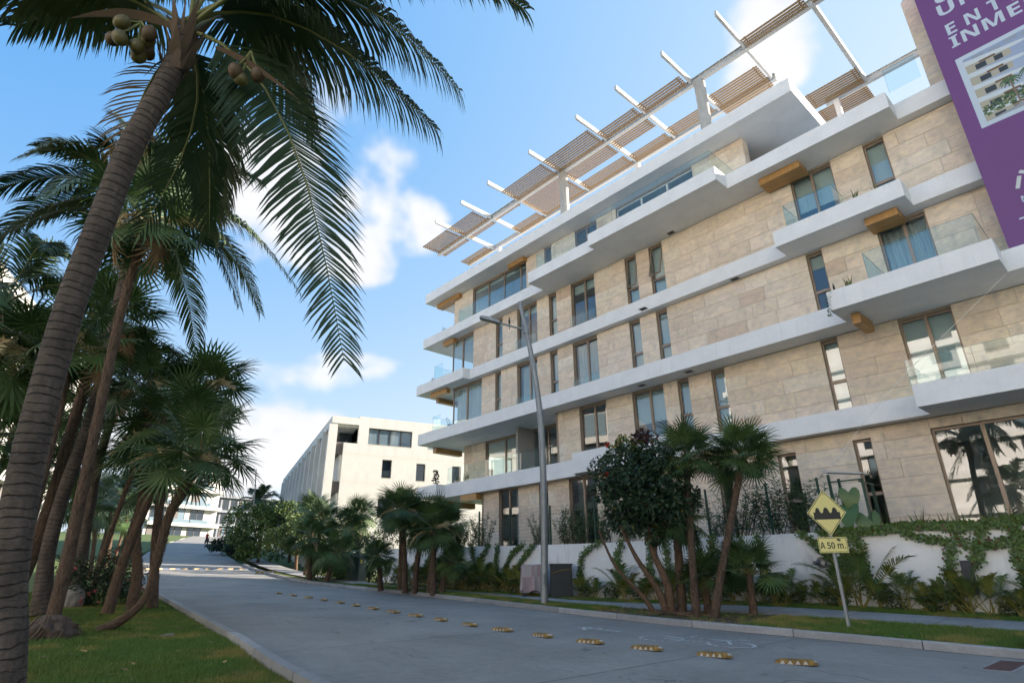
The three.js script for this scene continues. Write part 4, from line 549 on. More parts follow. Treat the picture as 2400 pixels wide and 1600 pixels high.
// a feather leaf along a bent rib: leaflets hang from both sides
function frondGeo(p0, p1, p2, o = {}) {
  const n = o.n || 46, L = o.L || 0.75, T = new Tris(), c = new THREE.QuadraticBezierCurve3(p0, p1, p2), droop = o.droop ?? 0.7, W = o.w || 0.028, start = o.start ?? 0.16;
  for (let i = 0; i < n; i++) {
    const t = start + (1 - start) * (i + 0.5) / n, p = c.getPoint(t), tg = c.getTangent(t), s = V3().crossVectors(tg, UP); if (s.lengthSq() < 0.01) s.set(1, 0, 0); s.normalize(); if (o.tw) s.applyAxisAngle(tg, o.tw);
    const nrm = V3().crossVectors(s, tg).normalize(), prof = Math.sin(Math.PI * Math.pow(mix(0.12, 0.97, (t - start) / (1 - start)), 0.75)) * 0.75 + 0.25;
    for (const q of [-1, 1]) {
      if (o.torn && rnd() < o.torn) continue;
      const l = L * prof * rr(0.85, 1.1), a = mix(0.5, 1.0, t) * rr(0.9, 1.1) * (o.ang || 1), d = s.clone().multiplyScalar(q * Math.cos(a)).addScaledVector(tg, Math.sin(a)).addScaledVector(nrm, (o.lift ?? 0.15) + rr(-0.08, 0.08)).normalize();
      const wv = V3().crossVectors(d, nrm).normalize(), g = droop * rr(0.75, 1.25), w = W * (0.6 + 0.4 * prof);
      const e1 = p.clone().addScaledVector(d, l * 0.38), d2 = d.clone().addScaledVector(UP, -g * 0.55).normalize(), e2 = e1.clone().addScaledVector(d2, l * 0.34), d3 = d2.clone().addScaledVector(UP, -g * 0.9).normalize(), e3 = e2.clone().addScaledVector(d3, l * 0.3);
      const f = (v, k) => v.clone().addScaledVector(wv, k * w);
      T.quad(f(p, -0.35), f(p, 0.35), f(e1, 0.5), f(e1, -0.5)); T.quad(f(e1, -0.5), f(e1, 0.5), f(e2, 0.36), f(e2, -0.36)); T.tri(f(e2, -0.36), f(e2, 0.36), e3);
    }
  }
  return T.geo();
}
const ribGeo = (p0, p1, p2, r) => { const c = new THREE.QuadraticBezierCurve3(p0, p1, p2); return tubeGeo([0, 0.15, 0.4, 0.7, 1].map(t => c.getPoint(t)), [r, r * 0.75, r * 0.5, r * 0.3, r * 0.08], 5, 2); };
function frond(parent, p0, p1, p2, o, mi) { const f = part('frond', frondGeo(p0, p1, p2, o), mFrond[mi ?? Math.floor(rnd() * 4)], parent); part('rib', ribGeo(p0, p1, p2, o.r || 0.03), mRachis, f); return f; }
function nuts(parent, at, n, spread) { for (let i = 0; i < n; i++) { const g = new THREE.SphereGeometry(0.092, 16, 12); g.scale(1, 1.22, 1); g.rotateX(rr(-0.6, 0.6)); g.rotateZ(rr(-0.6, 0.6)); const p = at.clone().add(V3(rr(-1, 1) * spread, -rr(0.0, 1.5) * spread, rr(-1, 1) * spread)); g.translate(p.x, p.y, p.z); const m = part('coconut', g, rnd() < 0.6 ? mNut : mNutBrown, parent); part('stalk', tubeGeo([p.clone().add(V3(0, 0.1, 0)), p.clone().lerp(at, 0.5).add(V3(0, 0.12, 0)), at.clone().add(V3(0, 0.22, 0))], [0.012, 0.014, 0.018], 5, 2), mRachis, m); } }
function coconutPalm(label, base, path, radii, fronds, o = {}) {
  const g = thing('coconut_palm', label, 'palm tree', base), L = path.map(p => V3(p[0] - base[0], p[1] - base[1], p[2] - base[2])), top = L[L.length - 1];
  part('trunk', tubeGeo(L, radii, o.seg || 16, o.sub || 6), mTrunk, g);
  const heart = top.clone().add(V3(0, 0.05, 0));
  for (const f of fronds) frond(g, heart.clone().add(V3(rr(-0.08, 0.08), rr(0, 0.2), rr(-0.08, 0.08))), vv(f.a).sub(g.position), vv(f.b).sub(g.position), f.o || {}, f.m);
  for (let i = 0; i < (o.rand || 0); i++) {
    const a = i * 2.4 + (o.ph || 0), e = mix(1.25, -0.35, i / o.rand), R = (o.R || 2.6) * rr(0.85, 1.1), d = V3(Math.cos(a) * Math.cos(e), Math.sin(e), Math.sin(a) * Math.cos(e));
    frond(g, heart.clone(), heart.clone().addScaledVector(d, R * 0.6).add(V3(0, R * 0.16, 0)), heart.clone().addScaledVector(d, R).add(V3(0, -R * (0.3 + 0.4 * Math.cos(e)), 0)), { n: o.n || 40, L: R * 0.3, droop: 0.8, w: o.w || 0.035, r: 0.03 });
  }
  const fb = new Tris(); for (let i = 0; i < 46; i++) { const a = rnd() * 6.28, r0 = radii[radii.length - 1] * 0.9, y0 = rr(-0.75, 0.1), h = rr(0.25, 0.6), c = V3(Math.cos(a), 0, Math.sin(a)), s = V3(-c.z, 0, c.x).multiplyScalar(rr(0.03, 0.1)), q = heart.clone().addScaledVector(c, r0).add(V3(0, y0, 0)), q2 = heart.clone().addScaledVector(c, r0 + rr(0.06, 0.28)).add(V3(0, y0 + h, 0)); fb.tri(q.clone().sub(s), q.clone().add(s), q2); }
  part('fibre_sheath', fb.geo(), mFibre, g).userData.kind = 'stuff';
  return g;
}
// fan leaves, unit size, three variants; blade hub at the origin, pointing along +z, face up
const fanGeos = [0, 1, 2].map(k => { const T = new Tris(), N = 28, span = 5.6; for (let i = 0; i < N; i++) { const a = -span / 2 + span * (i + 0.5) / N, h = span / N * 0.5, R = (0.82 + 0.18 * Math.cos(a * 0.5)) * rr(0.9, 1.06), dr = 0.05 + 0.16 * rnd() + 0.05 * k, fold = (i % 2 ? 1 : -1) * 0.012, P = (an, r, y) => V3(Math.sin(an) * r, y, Math.cos(an) * r); const m = 0.36 * R, y1 = -0.05 - 0.06 * Math.abs(Math.sin(a)); T.tri(P(a, 0, 0), P(a - h, m, y1 + fold), P(a + h, m, y1 - fold)); T.quad(P(a - h, m, y1 + fold), P(a + h, m, y1 - fold), P(a + h * 0.34, 0.7 * R, y1 - dr * 0.3), P(a - h * 0.34, 0.7 * R, y1 - dr * 0.3)); T.tri(P(a - h * 0.34, 0.7 * R, y1 - dr * 0.3), P(a + h * 0.34, 0.7 * R, y1 - dr * 0.3), P(a, R, y1 - dr * 1.1)); } return T.geo(); });
const petioleGeo = tubeGeo([V3(0, 0, 0), V3(0, 0.06, 0.5), V3(0, 0, 1)], [0.022, 0.014, 0.011], 5, 3);
function bootsGeo(curve, r0, r1, t0, t1, n) { const T = new Tris(); for (let i = 0; i < n; i++) { const t = mix(t0, t1, rnd()), p = curve.getPoint(t), a = rnd() * 6.2832, r = mix(r0, r1, t), c = V3(Math.cos(a), 0, Math.sin(a)), s = V3(-c.z, 0, c.x).multiplyScalar(rr(0.015, 0.04)), b = p.clone().addScaledVector(c, r * 0.95), e = b.clone().addScaledVector(c, rr(0.02, 0.06)).add(V3(0, rr(0.07, 0.2), 0)); T.tri(b.clone().sub(s), b.clone().add(s), e); T.tri(b.clone().sub(s).add(V3(0, 0.02, 0)), e, b.clone().add(s)); } return T.geo(); }
function bloomGeo(len) { const T = new Tris(), c = new THREE.QuadraticBezierCurve3(V3(0, 0, 0), V3(0, len * 0.35, len * 0.5), V3(0, -len * 0.12, len)); for (let i = 0; i < 150; i++) { const t = 0.3 + 0.7 * rnd(), p = c.getPoint(t), l = 0.17 * len * (1.25 - t) * rr(0.7, 1.3) + 0.04, d = V3(rr(-1, 1), rr(-1.2, 0.3), rr(-0.6, 0.8)).normalize(), s = V3(rr(-1, 1), rr(-1, 1), rr(-1, 1)).normalize().multiplyScalar(0.013); const e = p.clone().addScaledVector(d, l); T.tri(p.clone().sub(s), p.clone().add(s), e); T.tri(p.clone().add(V3(0, 0.012, 0)), p.clone().sub(V3(0, 0.012, 0)), e); } return mergeGeometries([T.geo(), tubeGeo([0, 0.3, 0.6, 1].map(t => c.getPoint(t)), [0.018, 0.014, 0.01, 0.004], 5, 2)].map(g => { const q = g.index ? g.toNonIndexed() : g; return q; })); }
const bloomG = bloomGeo(1);
function fanPalm(label, group, base, path, r0, r1, R, n, o = {}) {
  const g = thing('fan_palm', label, 'palm tree', base, group), L = path.map(p => V3(p[0] - base[0], p[1] - base[1], p[2] - base[2])), top = L[L.length - 1], cv = L.length > 2 ? new THREE.CatmullRomCurve3(L) : new THREE.LineCurve3(L[0], L[1]);
  part('trunk', tubeGeo(L, [r0 * 1.25, r0, mix(r0, r1, 0.5), r1], 10, 6), mBark, g);
  if (o.boots !== 0) part('leaf_boots', bootsGeo(cv, r0, r1, o.b0 ?? 0.15, 1, o.boots || 130), mFibre, g).userData.kind = 'stuff';
  for (let i = 0; i < n; i++) {
    const a = i * 2.39996 + (o.ph || 0), e = mix(1.35, o.low ?? -0.75, Math.pow((i + 0.5) / n, 0.85)) + rr(-0.1, 0.1), pl = R * rr(0.55, 0.75), d = V3(Math.cos(a) * Math.cos(e), Math.sin(e), Math.sin(a) * Math.cos(e));
    const q = new THREE.Quaternion().setFromRotationMatrix(new THREE.Matrix4().lookAt(V3(), d.clone().negate(), UP)), dead = o.dead && i >= n - o.dead;
    const f = shade(new THREE.Mesh(fanGeos[i % 3], dead ? mDeadFan : mFan[Math.floor(rnd() * 3)])); f.name = dead ? 'dead_fan_leaf' : 'fan_leaf'; f.position.copy(top).addScaledVector(d, pl); f.quaternion.copy(q); f.rotateX(dead ? 0.9 : rr(-0.1, 0.3) + (e < 0 ? 0.3 : 0)); f.rotateZ(rr(-0.5, 0.5)); f.scale.setScalar(R * rr(0.5, 0.62)); g.add(f);
    const p = shade(new THREE.Mesh(petioleGeo, mRachis)); p.name = 'petiole'; p.position.copy(top); p.quaternion.copy(q); p.scale.set(1, 1, pl); g.add(p);
  }
  for (let i = 0; i < (o.blooms || 0); i++) { const b = shade(new THREE.Mesh(bloomG, mBloom)); b.name = 'flower_spray'; b.position.copy(top).add(V3(0, -0.05, 0)); b.rotation.set(rr(-0.3, 0.5), i * 2.2 + (o.bp || 0), 0, 'YXZ'); b.scale.setScalar(R * rr(0.75, 1.0)); g.add(b); }
  return g;
}
// ---- palms on the lawn ----
{
  const g = coconutPalm('tall coconut palm with coconuts under its crown and a thick ringed trunk', [0.6, 0.22, -7.36],
    [[0.6, 0.1, -7.36], [0.5, 0.9, -7.44], [0.38, 1.5, -7.56], [0.3, 2.2, -7.64], [0.25, 2.97, -7.7], [0.23, 3.73, -7.73], [0.23, 4.62, -7.74], [0.27, 5.4, -7.7], [0.34, 6.64, -7.63], [0.5, 7.7, -7.5], [0.55, 8.5, -7.45]], [0.205, 0.165, 0.155, 0.152, 0.15, 0.148, 0.147, 0.146, 0.144, 0.14, 0.12],
    [{ a: [1.5, 10.3, -7.05], b: [3.62, 7.5, -5.62], o: { n: 116, L: 1.38, droop: 1.5, w: 0.052, r: 0.045, lift: -0.1 }, m: 1 },
     { a: [1.9, 10.9, -6.4], b: [3.5, 7.6, -4.9], o: { n: 108, L: 1.26, droop: 1.5, w: 0.052, r: 0.045, lift: -0.1 }, m: 0 },
     { a: [1.9, 8.6, -6.75], b: [2.86, 3.9, -6.2], o: { n: 120, L: 1.15, droop: 0.3, ang: 0.8, tw: 1.15, w: 0.042, r: 0.04, lift: -0.05 }, m: 3 },
     { a: [-0.5, 10.0, -8.3], b: [-1.75, 8.5, -8.7], o: { n: 94, L: 1.10, droop: 1.5, w: 0.048, r: 0.04 }, m: 2 },
     { a: [-0.2, 10.6, -8.9], b: [-1.4, 9.6, -10.1], o: { n: 94, L: 1.21, droop: 1.3, w: 0.048, r: 0.04 }, m: 0 },
     { a: [1.9, 10.6, -5.0], b: [3.5, 7.9, -3.6], o: { n: 108, L: 1.10, droop: 1.4, w: 0.048, r: 0.04 }, m: 1 },
     { a: [1.35, 8.2, -7.9], b: [0.75, 6.0, -9.0], o: { n: 60, L: 0.8, droop: 0.6, w: 0.034, r: 0.035, torn: 0.15 }, m: 3 },
     { a: [1.3, 11.4, -8.4], b: [2.9, 9.0, -8.6], o: { n: 108, L: 1.32, droop: 1.4, w: 0.052, r: 0.04 }, m: 3 },
     { a: [0.2, 11.3, -6.8], b: [-0.4, 10.4, -5.2], o: { n: 94, L: 1.21, droop: 1.1, w: 0.048, r: 0.04 }, m: 0 },
     { a: [0.9, 11.4, -7.0], b: [1.9, 11.0, -5.6], o: { n: 94, L: 1.21, droop: 1.2, w: 0.048, r: 0.04 }, m: 1 },
     { a: [0.5, 11.7, -8.0], b: [0.1, 11.5, -9.8], o: { n: 94, L: 1.21, droop: 1.0, w: 0.048, r: 0.04 }, m: 2 },
     { a: [1.2, 9.4, -8.8], b: [1.9, 7.2, -10.2], o: { n: 108, L: 1.21, droop: 1.2, w: 0.048, r: 0.04 }, m: 3 }], { seg: 28, sub: 12 });
  const o = g.position; frond(g, V3(0.5, 8.3, -7.5).sub(o), V3(0.2, 7.9, -8.2).sub(o), V3(0.35, 6.6, -8.5).sub(o), { n: 40, L: 0.6, droop: 0.5, w: 0.025, r: 0.03, torn: 0.35 }, 2).material = mDeadFan; nuts(g, V3(0.05, 8.3, -7.55).sub(o), 8, 0.22); nuts(g, V3(1.25, 7.85, -6.6).sub(o), 3, 0.16);
  const sp = (a, b, c, w) => { const cv = new THREE.QuadraticBezierCurve3(vv(a).sub(o), vv(b).sub(o), vv(c).sub(o)), T = new Tris(), n = 10; for (let i = 0; i < n; i++) { const q = t => { const p = cv.getPoint(t), tg = cv.getTangent(t), s = V3().crossVectors(tg, UP).normalize(), r = w * Math.sin(Math.PI * Math.min(0.999, 0.15 + 0.85 * t)); return [p.clone().addScaledVector(s, -r).add(V3(0, r * 0.5, 0)), p.clone().add(V3(0, -r * 0.4, 0)), p.clone().addScaledVector(s, r).add(V3(0, r * 0.5, 0))]; }; const A = q(i / n), B = q((i + 1) / n); T.quad(A[0], A[1], B[1], B[0]); T.quad(A[1], A[2], B[2], B[1]); } return T.geo(); };
  part('flower_sheath', sp([0.5, 8.6, -7.45], [-0.1, 9.0, -7.9], [-0.7, 8.62, -8.25], 0.09), mFibre, g); part('flower_sheath', sp([0.9, 8.2, -7.0], [1.3, 7.9, -6.6], [1.85, 7.25, -6.14], 0.07), mFibre, g);
  coconutPalm('coconut palm whose ringed trunk stands behind the slim bark palm', [1.75, 0.75, -18.8], [[1.75, 0.7, -18.8], [1.57, 2.04, -18.92], [1.56, 3.58, -18.93], [1.68, 5.25, -18.82], [1.67, 7.07, -18.83], [1.6, 9.05, -18.88], [1.53, 11.08, -18.96], [1.56, 11.9, -18.93]], [0.22, 0.165, 0.155, 0.15, 0.145, 0.14, 0.13, 0.12],
    [{ a: [-0.2, 14.2, -19.8], b: [-2.6, 11.4, -20.8], o: { n: 84, L: 1.3, droop: 1.1, w: 0.062, r: 0.05 } }, { a: [0.2, 14.8, -20.2], b: [-1.4, 14.6, -21.6], o: { n: 84, L: 1.2, droop: 0.8, w: 0.062, r: 0.05 } }, { a: [3.4, 13.6, -17.6], b: [5.5, 9.2, -15.4], o: { n: 84, L: 1.3, droop: 1.2, w: 0.062, r: 0.05 } }, { a: [3.0, 12.9, -17.9], b: [4.2, 8.8, -16.5], o: { n: 84, L: 1.25, droop: 1.2, w: 0.062, r: 0.05 } }, { a: [2.4, 14.8, -18.3], b: [4.3, 13.4, -16.9], o: { n: 84, L: 1.2, droop: 1.0, w: 0.062, r: 0.05 } }, { a: [1.0, 15.4, -19.4], b: [0.3, 16.2, -20.6], o: { n: 84, L: 1.2, droop: 0.7, w: 0.062, r: 0.05 } }], { rand: 16, R: 4.0, n: 60, w: 0.065, ph: 1 });
  coconutPalm('coconut palm at the left edge of the lawn, set back behind the others', [-1.6, 0.9, -24.5], [[-1.6, 0.9, -24.5], [-1.5, 4, -24.6], [-1.3, 7.5, -24.7], [-1.0, 10.2, -24.8]], [0.22, 0.18, 0.16, 0.14], [], { rand: 16, R: 4.0, n: 44, w: 0.07, ph: 0.4 });
  coconutPalm('coconut palm with a hanging crown between the bark palms and road', [3.3, 0.85, -26.5], [[3.3, 0.85, -26.5], [3.1, 3.5, -26.6], [3.0, 6.2, -26.7], [3.2, 8.6, -26.7]], [0.2, 0.17, 0.15, 0.13], [], { rand: 15, R: 3.6, n: 44, w: 0.07, ph: 2 });
  const G = 'bark palms on the lawn';
  fanPalm('slim leaning bark palm with cream flower sprays beside the thick ringed trunk', G, [1.56, 0.55, -14.63], [[1.56, 0.5, -14.63], [1.55, 1.62, -14.64], [1.5, 3.06, -14.68], [1.46, 4.18, -14.72], [1.39, 5.89, -14.79], [1.35, 7.45, -14.83], [1.37, 8.58, -14.81], [1.41, 9.5, -14.76]], 0.102, 0.088, 1.55, 26, { blooms: 5, boots: 320, dead: 2, bp: 1.2, low: -0.9 });
  { const rb = new THREE.SphereGeometry(0.4, 48, 28); const p = rb.attributes.position; for (let i = 0; i < p.count; i++) { const v = V3(p.getX(i), p.getY(i), p.getZ(i)), k = 0.5 + 0.9 * fbm(v.x * 16 + 3, v.y * 5, v.z * 16, 4) + 0.2 * (0.4 - v.y); p.setXYZ(i, v.x * k, v.y * 0.85, v.z * k); } rb.computeVertexNormals(); const host = scene.children[scene.children.length - 1], rp = part('root_ball', rb, M(0.09, 0.065, 0.05, 1), host); for (let i = 0; i < 40; i++) { const a = rnd() * 6.28, r = rr(0.25, 0.38); part('rootlet', tubeGeo([V3(Math.cos(a) * r * 0.8, rr(0.1, 0.34), Math.sin(a) * r * 0.8), V3(Math.cos(a) * r * 1.25, rr(0, 0.1), Math.sin(a) * r * 1.25), V3(Math.cos(a + 0.2) * r * 1.5, -0.08, Math.sin(a + 0.2) * r * 1.5)], [0.018, 0.016, 0.01], 5, 2), mFibre, rp); } }
  fanPalm('bark palm with shaggy trunk close behind the slim leaning palm', G, [1.2, 0.8, -20.9], [[1.2, 0.75, -20.9], [1.4, 2.1, -20.9], [1.5, 3.79, -20.95], [1.5, 5.62, -21], [1.55, 7.62, -20.94], [1.69, 8.9, -20.8]], 0.163, 0.136, 1.7, 26, { blooms: 3, boots: 420, dead: 2 });
  fanPalm('bark palm with a bowed trunk curving out over the kerb', G, [2.45, 0.55, -15.34], [[2.45, 0.5, -15.34], [2.78, 0.72, -15.05], [3.05, 1.12, -14.8], [3.11, 1.95, -14.75], [3.17, 2.82, -14.69], [3.35, 3.46, -14.53], [3.46, 3.98, -14.43]], 0.082, 0.102, 1.35, 24, { blooms: 4, boots: 260, b0: 0.45, low: -0.6 });
  fanPalm('straight bark palm rising behind the bowed trunk', G, [3.85, 0.8, -20.07], [[3.85, 0.7, -20.07], [3.82, 1.55, -20.1], [3.6, 2.69, -20.3], [3.55, 3.89, -20.34], [3.31, 5.83, -20.56], [3.13, 7.0, -20.72]], 0.129, 0.116, 1.6, 26, { blooms: 4, boots: 380, dead: 2 });
  fanPalm('bark palm by the kerb with a crown leaning towards the road', G, [4.45, 0.8, -20.49], [[4.45, 0.7, -20.49], [4.35, 1.54, -20.59], [4.2, 2.73, -20.72], [4.15, 3.99, -20.82], [4.3, 6.0, -20.7], [4.6, 7.2, -20.5]], 0.122, 0.116, 1.7, 26, { blooms: 4, boots: 360, ph: 1 });
  fanPalm('bark palm with fan leaves reaching low over the bowed trunk', G, [3.0, 0.75, -18.2], [[3.0, 0.7, -18.2], [3.1, 2, -18.2], [3.3, 3.4, -18.0], [3.6, 5.2, -17.6]], 0.116, 0.102, 1.6, 24, { blooms: 3, boots: 300, ph: 2 });
  fanPalm('bark palm crowded behind the pink flower bush', G, [2.4, 0.95, -27.6], [[2.4, 0.9, -27.6], [2.3, 3, -27.7], [2.2, 5.4, -27.8]], 0.136, 0.116, 1.7, 24, { boots: 200, ph: 3 });
  fanPalm('bark palm at the lawn edge by the white block, crown half in view', G, [-0.9, 0.8, -17.5], [[-0.9, 0.75, -17.5], [-0.6, 3, -17.6], [-0.5, 6.4, -17.7]], 0.129, 0.109, 1.8, 26, { blooms: 4, boots: 260, ph: 4 });
  [[1.0, -24.8, 0.4, 6.0, 1.7, 'bark palm with a middling crown behind the shaggy trunk'], [3.6, -25.6, 0.5, 5.2, 1.6, 'bark palm behind the flower bush, crown over the straight palm'], [4.9, -29.8, 0.3, 4.2, 1.5, 'low crowned bark palm near the kerb beyond the flower bush'], [0.2, -28.5, 0.2, 8.8, 1.9, 'very tall bark palm rising behind the lawn grove'], [-0.6, -20.5, 0.1, 4.2, 1.7, 'low bark palm beside the thick ringed trunk'], [1.0, -16.8, -0.2, 6.1, 1.6, 'bark palm with fans spreading behind the slim leaning palm']].forEach(([x, z, l, h, R, label], i) => { const y = gL(x, z); fanPalm(label, G, [x, y, z], [[x, y - 0.05, z], [x + l * 0.35, y + h * 0.5, z + 0.1], [x + l, y + h, z]], 0.085, 0.075, R * 0.85, 22, { blooms: i % 3, boots: 150, ph: i * 1.3, dead: i % 2 }); });
  // palms added unseen beside and behind the camera, to darken trunk and lawn
  [[-7.4, -1.6, 5.6], [-5.4, 2.0, 6], [-1.8, 5.2, 5.6], [1.0, 7.4, 6.2], [-3.6, 9.0, 7], [-9.6, -7.2, 6.4]].forEach(([x, z, h], i) => { const y = gL(x, z); coconutPalm(['added shading coconut palm on the lawn, level with the footpath bend', 'added shading coconut palm on the lawn opposite the banner', 'added shading coconut palm on the lawn opposite the driveway apron', 'added shading coconut palm close to the kerb before the driveway', 'tallest added shading coconut palm before the driveway', 'added shading coconut palm at the inner edge of the lawn'][i], [x, y, z], [[x, y - 0.05, z], [x + 0.2, y + h * 0.5, z], [x + 0.1, y + h, z - 0.2]], [0.2, 0.16, 0.13], [], { rand: 17, R: 3.6, n: 40, w: 0.08, ph: i }); });
  const rows = [[4.0, -34.5], [4.7, -36.5], [5.6, -41.5], [6.3, -44.7], [5.0, -46], [7.6, -50.9], [8.2, -54], [9.2, -58], [6.8, -60], [11, -66]];
  rows.forEach(([x, z], i) => { const y = gL(x, z), h = rr(3.2, 5), l = rr(-0.6, 0.3); fanPalm('small bark palm in the sunlit row along the far lawn', 'bark palms in the far row', [x, y, z], [[x, y - 0.05, z], [x + l * 0.4, y + h * 0.5, z], [x + l, y + h, z]], 0.109, 0.095, 1.5, 14, { boots: 60 }); });
}
// ---- palms on the building side ----
{
  const gp = (label, group, x, z, pts, r, R, n, o) => { const y = gR(x, z); return fanPalm(label, group, [x, y, z], [[x, y - 0.05, z], ...pts], r, r * 0.85, R, n, o); };
  const A = 'bark palms by the flowering tree', B = 'bark palm clump on the verge';
  gp('bark palm with a straight trunk touching the flowering tree', A, 14.95, -9.36, [[15.0, 2.2, -9.3], [15.08, 4.6, -9.19]], 0.1, 1.08, 34, { blooms: 3, boots: 320, low: -0.5 });
  gp('bark palm leaning away from the flowering tree towards the road sign', A, 14.95, -8.86, [[15.15, 1.35, -8.64], [15.5, 2.8, -8.3], [15.95, 4.5, -7.9]], 0.1, 1.05, 34, { blooms: 2, boots: 320, ph: 1, low: -0.5 });
  gp('short bark palm hidden in the flowering tree foliage', A, 15.25, -10.0, [[15.3, 1.6, -9.95], [15.3, 2.9, -9.92]], 0.12, 1.05, 24, { boots: 200, ph: 2 });
  gp('knee high bark palm sprouting beside the leaning palm', A, 15.6, -9.4, [[15.65, 0.9, -9.4], [15.7, 1.3, -9.4]], 0.1, 0.95, 20, { boots: 60, ph: 3, low: -0.2 });
  gp('stubby bark palm behind the leaning palm trunk', A, 16.0, -8.3, [[16.05, 0.9, -8.3], [16.1, 1.45, -8.3]], 0.1, 1.0, 20, { boots: 60, ph: 5, low: -0.2 });
  [[14.9, -23.7, -0.55, 3.35, 1.25], [15.35, -24.8, -0.3, 3.4, 1.3], [15.0, -23.1, 0.25, 2.75, 1.35], [15.15, -22.2, 0.35, 2.7, 1.35], [14.95, -21.6, -0.25, 2.5, 1.2], [15.3, -21.5, 0.3, 1.2, 0.8], [14.9, -25.8, -0.4, 1.4, 0.9]].forEach(([x, z, l, h, R], i) => { const y = gR(x, z); gp(['slim bark palm at the outer side of the verge clump', 'tallest bark palm at the back of the verge clump', 'bark palm with pale blooms in the middle of the verge clump', 'bark palm leaning to the lamp side of the verge clump', 'bark palm at the kerb side of the verge clump', 'dwarf bark palm at the foot of the verge clump, lamp side', 'dwarf bark palm at the foot of the verge clump, far side'][i], B, x, z, [[x + l * 0.3, y + h * 0.5, z], [x + l, y + h, z + 0.2]], 0.12, R, 26, { blooms: i < 5 ? 4 : 0, boots: 160, ph: i }); });
  [[16.3, -34.6, 0.5, 1.6], [16.0, -36.2, -0.3, 2.4], [17.2, -38.5, 0.2, 3.6], [18.8, -37.8, 0.1, 3.2], [20.2, -38.2, -0.2, 4.0], [18.0, -41.5, 0.2, 4.4]].forEach(([x, z, l, h], i) => { const y = gR(x, z); gp(['low bark palm at the mouth of the driveway', 'bark palm beside the driveway kerb', 'bark palm in the driveway thicket near the green cabinet', 'bark palm right behind the green cabinet', 'bark palm against the vine covered wall', 'tall bark palm deep in the driveway thicket'][i], 'bark palms by the driveway', x, z, [[x + l, y + h, z]], 0.14, 1.5, 22, { blooms: i % 2 ? 2 : 0, boots: 80, ph: i * 2 }); });
}
// ---- broad-leaved crowns: clumps of single leaves ----
function leafCloud(clumps, per, size, o = {}) { // clumps [x, y, z, r]
  const T = new Tris(), base = o.col || [0.03, 0.06, 0.02], asp = o.asp || 0.5;
  for (const [cx, cy, cz, r] of clumps) for (let i = 0; i < per; i++) {
    let d = V3(rr(-1, 1), rr(-1, 1), rr(-1, 1)); if (d.lengthSq() > 1 || d.lengthSq() < 0.05) { i--; continue; } const q = Math.pow(d.length(), 0.5); d.normalize();
    const p = V3(cx + d.x * r * q, cy + d.y * r * q * (o.flat || 0.8), cz + d.z * r * q), dir = d.clone().multiplyScalar(0.7).add(V3(rr(-1, 1), rr(-0.9, 0.7), rr(-1, 1))).normalize(), s = V3().crossVectors(dir, V3(rr(-1, 1), rr(-0.3, 1), rr(-1, 1))).normalize(), L = size * rr(0.7, 1.25), n = V3().crossVectors(s, dir), w = L * asp * 0.5;
    const v = rr(0.65, 1.35), y = rnd() < (o.yel || 0) ? 1 : 0, c = y ? (o.ycol || [0.2, 0.17, 0.03]) : [base[0] * v * rr(0.9, 1.2), base[1] * v, base[2] * v];
    const m = p.clone().addScaledVector(dir, L * 0.5).addScaledVector(n, L * 0.06), e = p.clone().addScaledVector(dir, L).addScaledVector(UP, -L * 0.12);
    T.tri(p, m.clone().addScaledVector(s, w), e, c); T.tri(p, e, m.clone().addScaledVector(s, -w), c);
  }
  return T.geo();
}
const mLeafV = new THREE.MeshPhysicalMaterial({ vertexColors: true, roughness: 0.42, side: THREE.DoubleSide, transmission: 0.15, thickness: 0, ior: 1.4 });
const mWood = new THREE.MeshStandardMaterial({ color: lin(0.30, 0.25, 0.2), map: barkMap, bumpMap: barkMap, bumpScale: 0.012, roughness: 0.9 });
const clumpsIn = (c, R, n, r) => Array.from({ length: n }, () => { let d; do d = V3(rr(-1, 1), rr(-1, 1), rr(-1, 1)); while (d.lengthSq() > 1); const k = 0.55 + 0.45 * Math.cbrt(d.length()); return [c[0] + d.x * R[0] * k, c[1] + d.y * R[1] * k, c[2] + d.z * R[2] * k, r * rr(0.7, 1.3)]; });
function flowers(spots, n, r, size) { const T = new Tris(); for (const [x, y, z] of spots) for (let i = 0; i < n; i++) { const p = V3(x + rr(-r, r), y + rr(-r, r), z + rr(-r, r)), a = V3(rr(-1, 1), rr(-1, 1), rr(-1, 1)).normalize(), b = V3().crossVectors(a, UP).normalize(); T.quad(p.clone().addScaledVector(a, -size), p.clone().addScaledVector(b, size), p.clone().addScaledVector(a, size), p.clone().addScaledVector(b, -size)); } return T.geo(); }
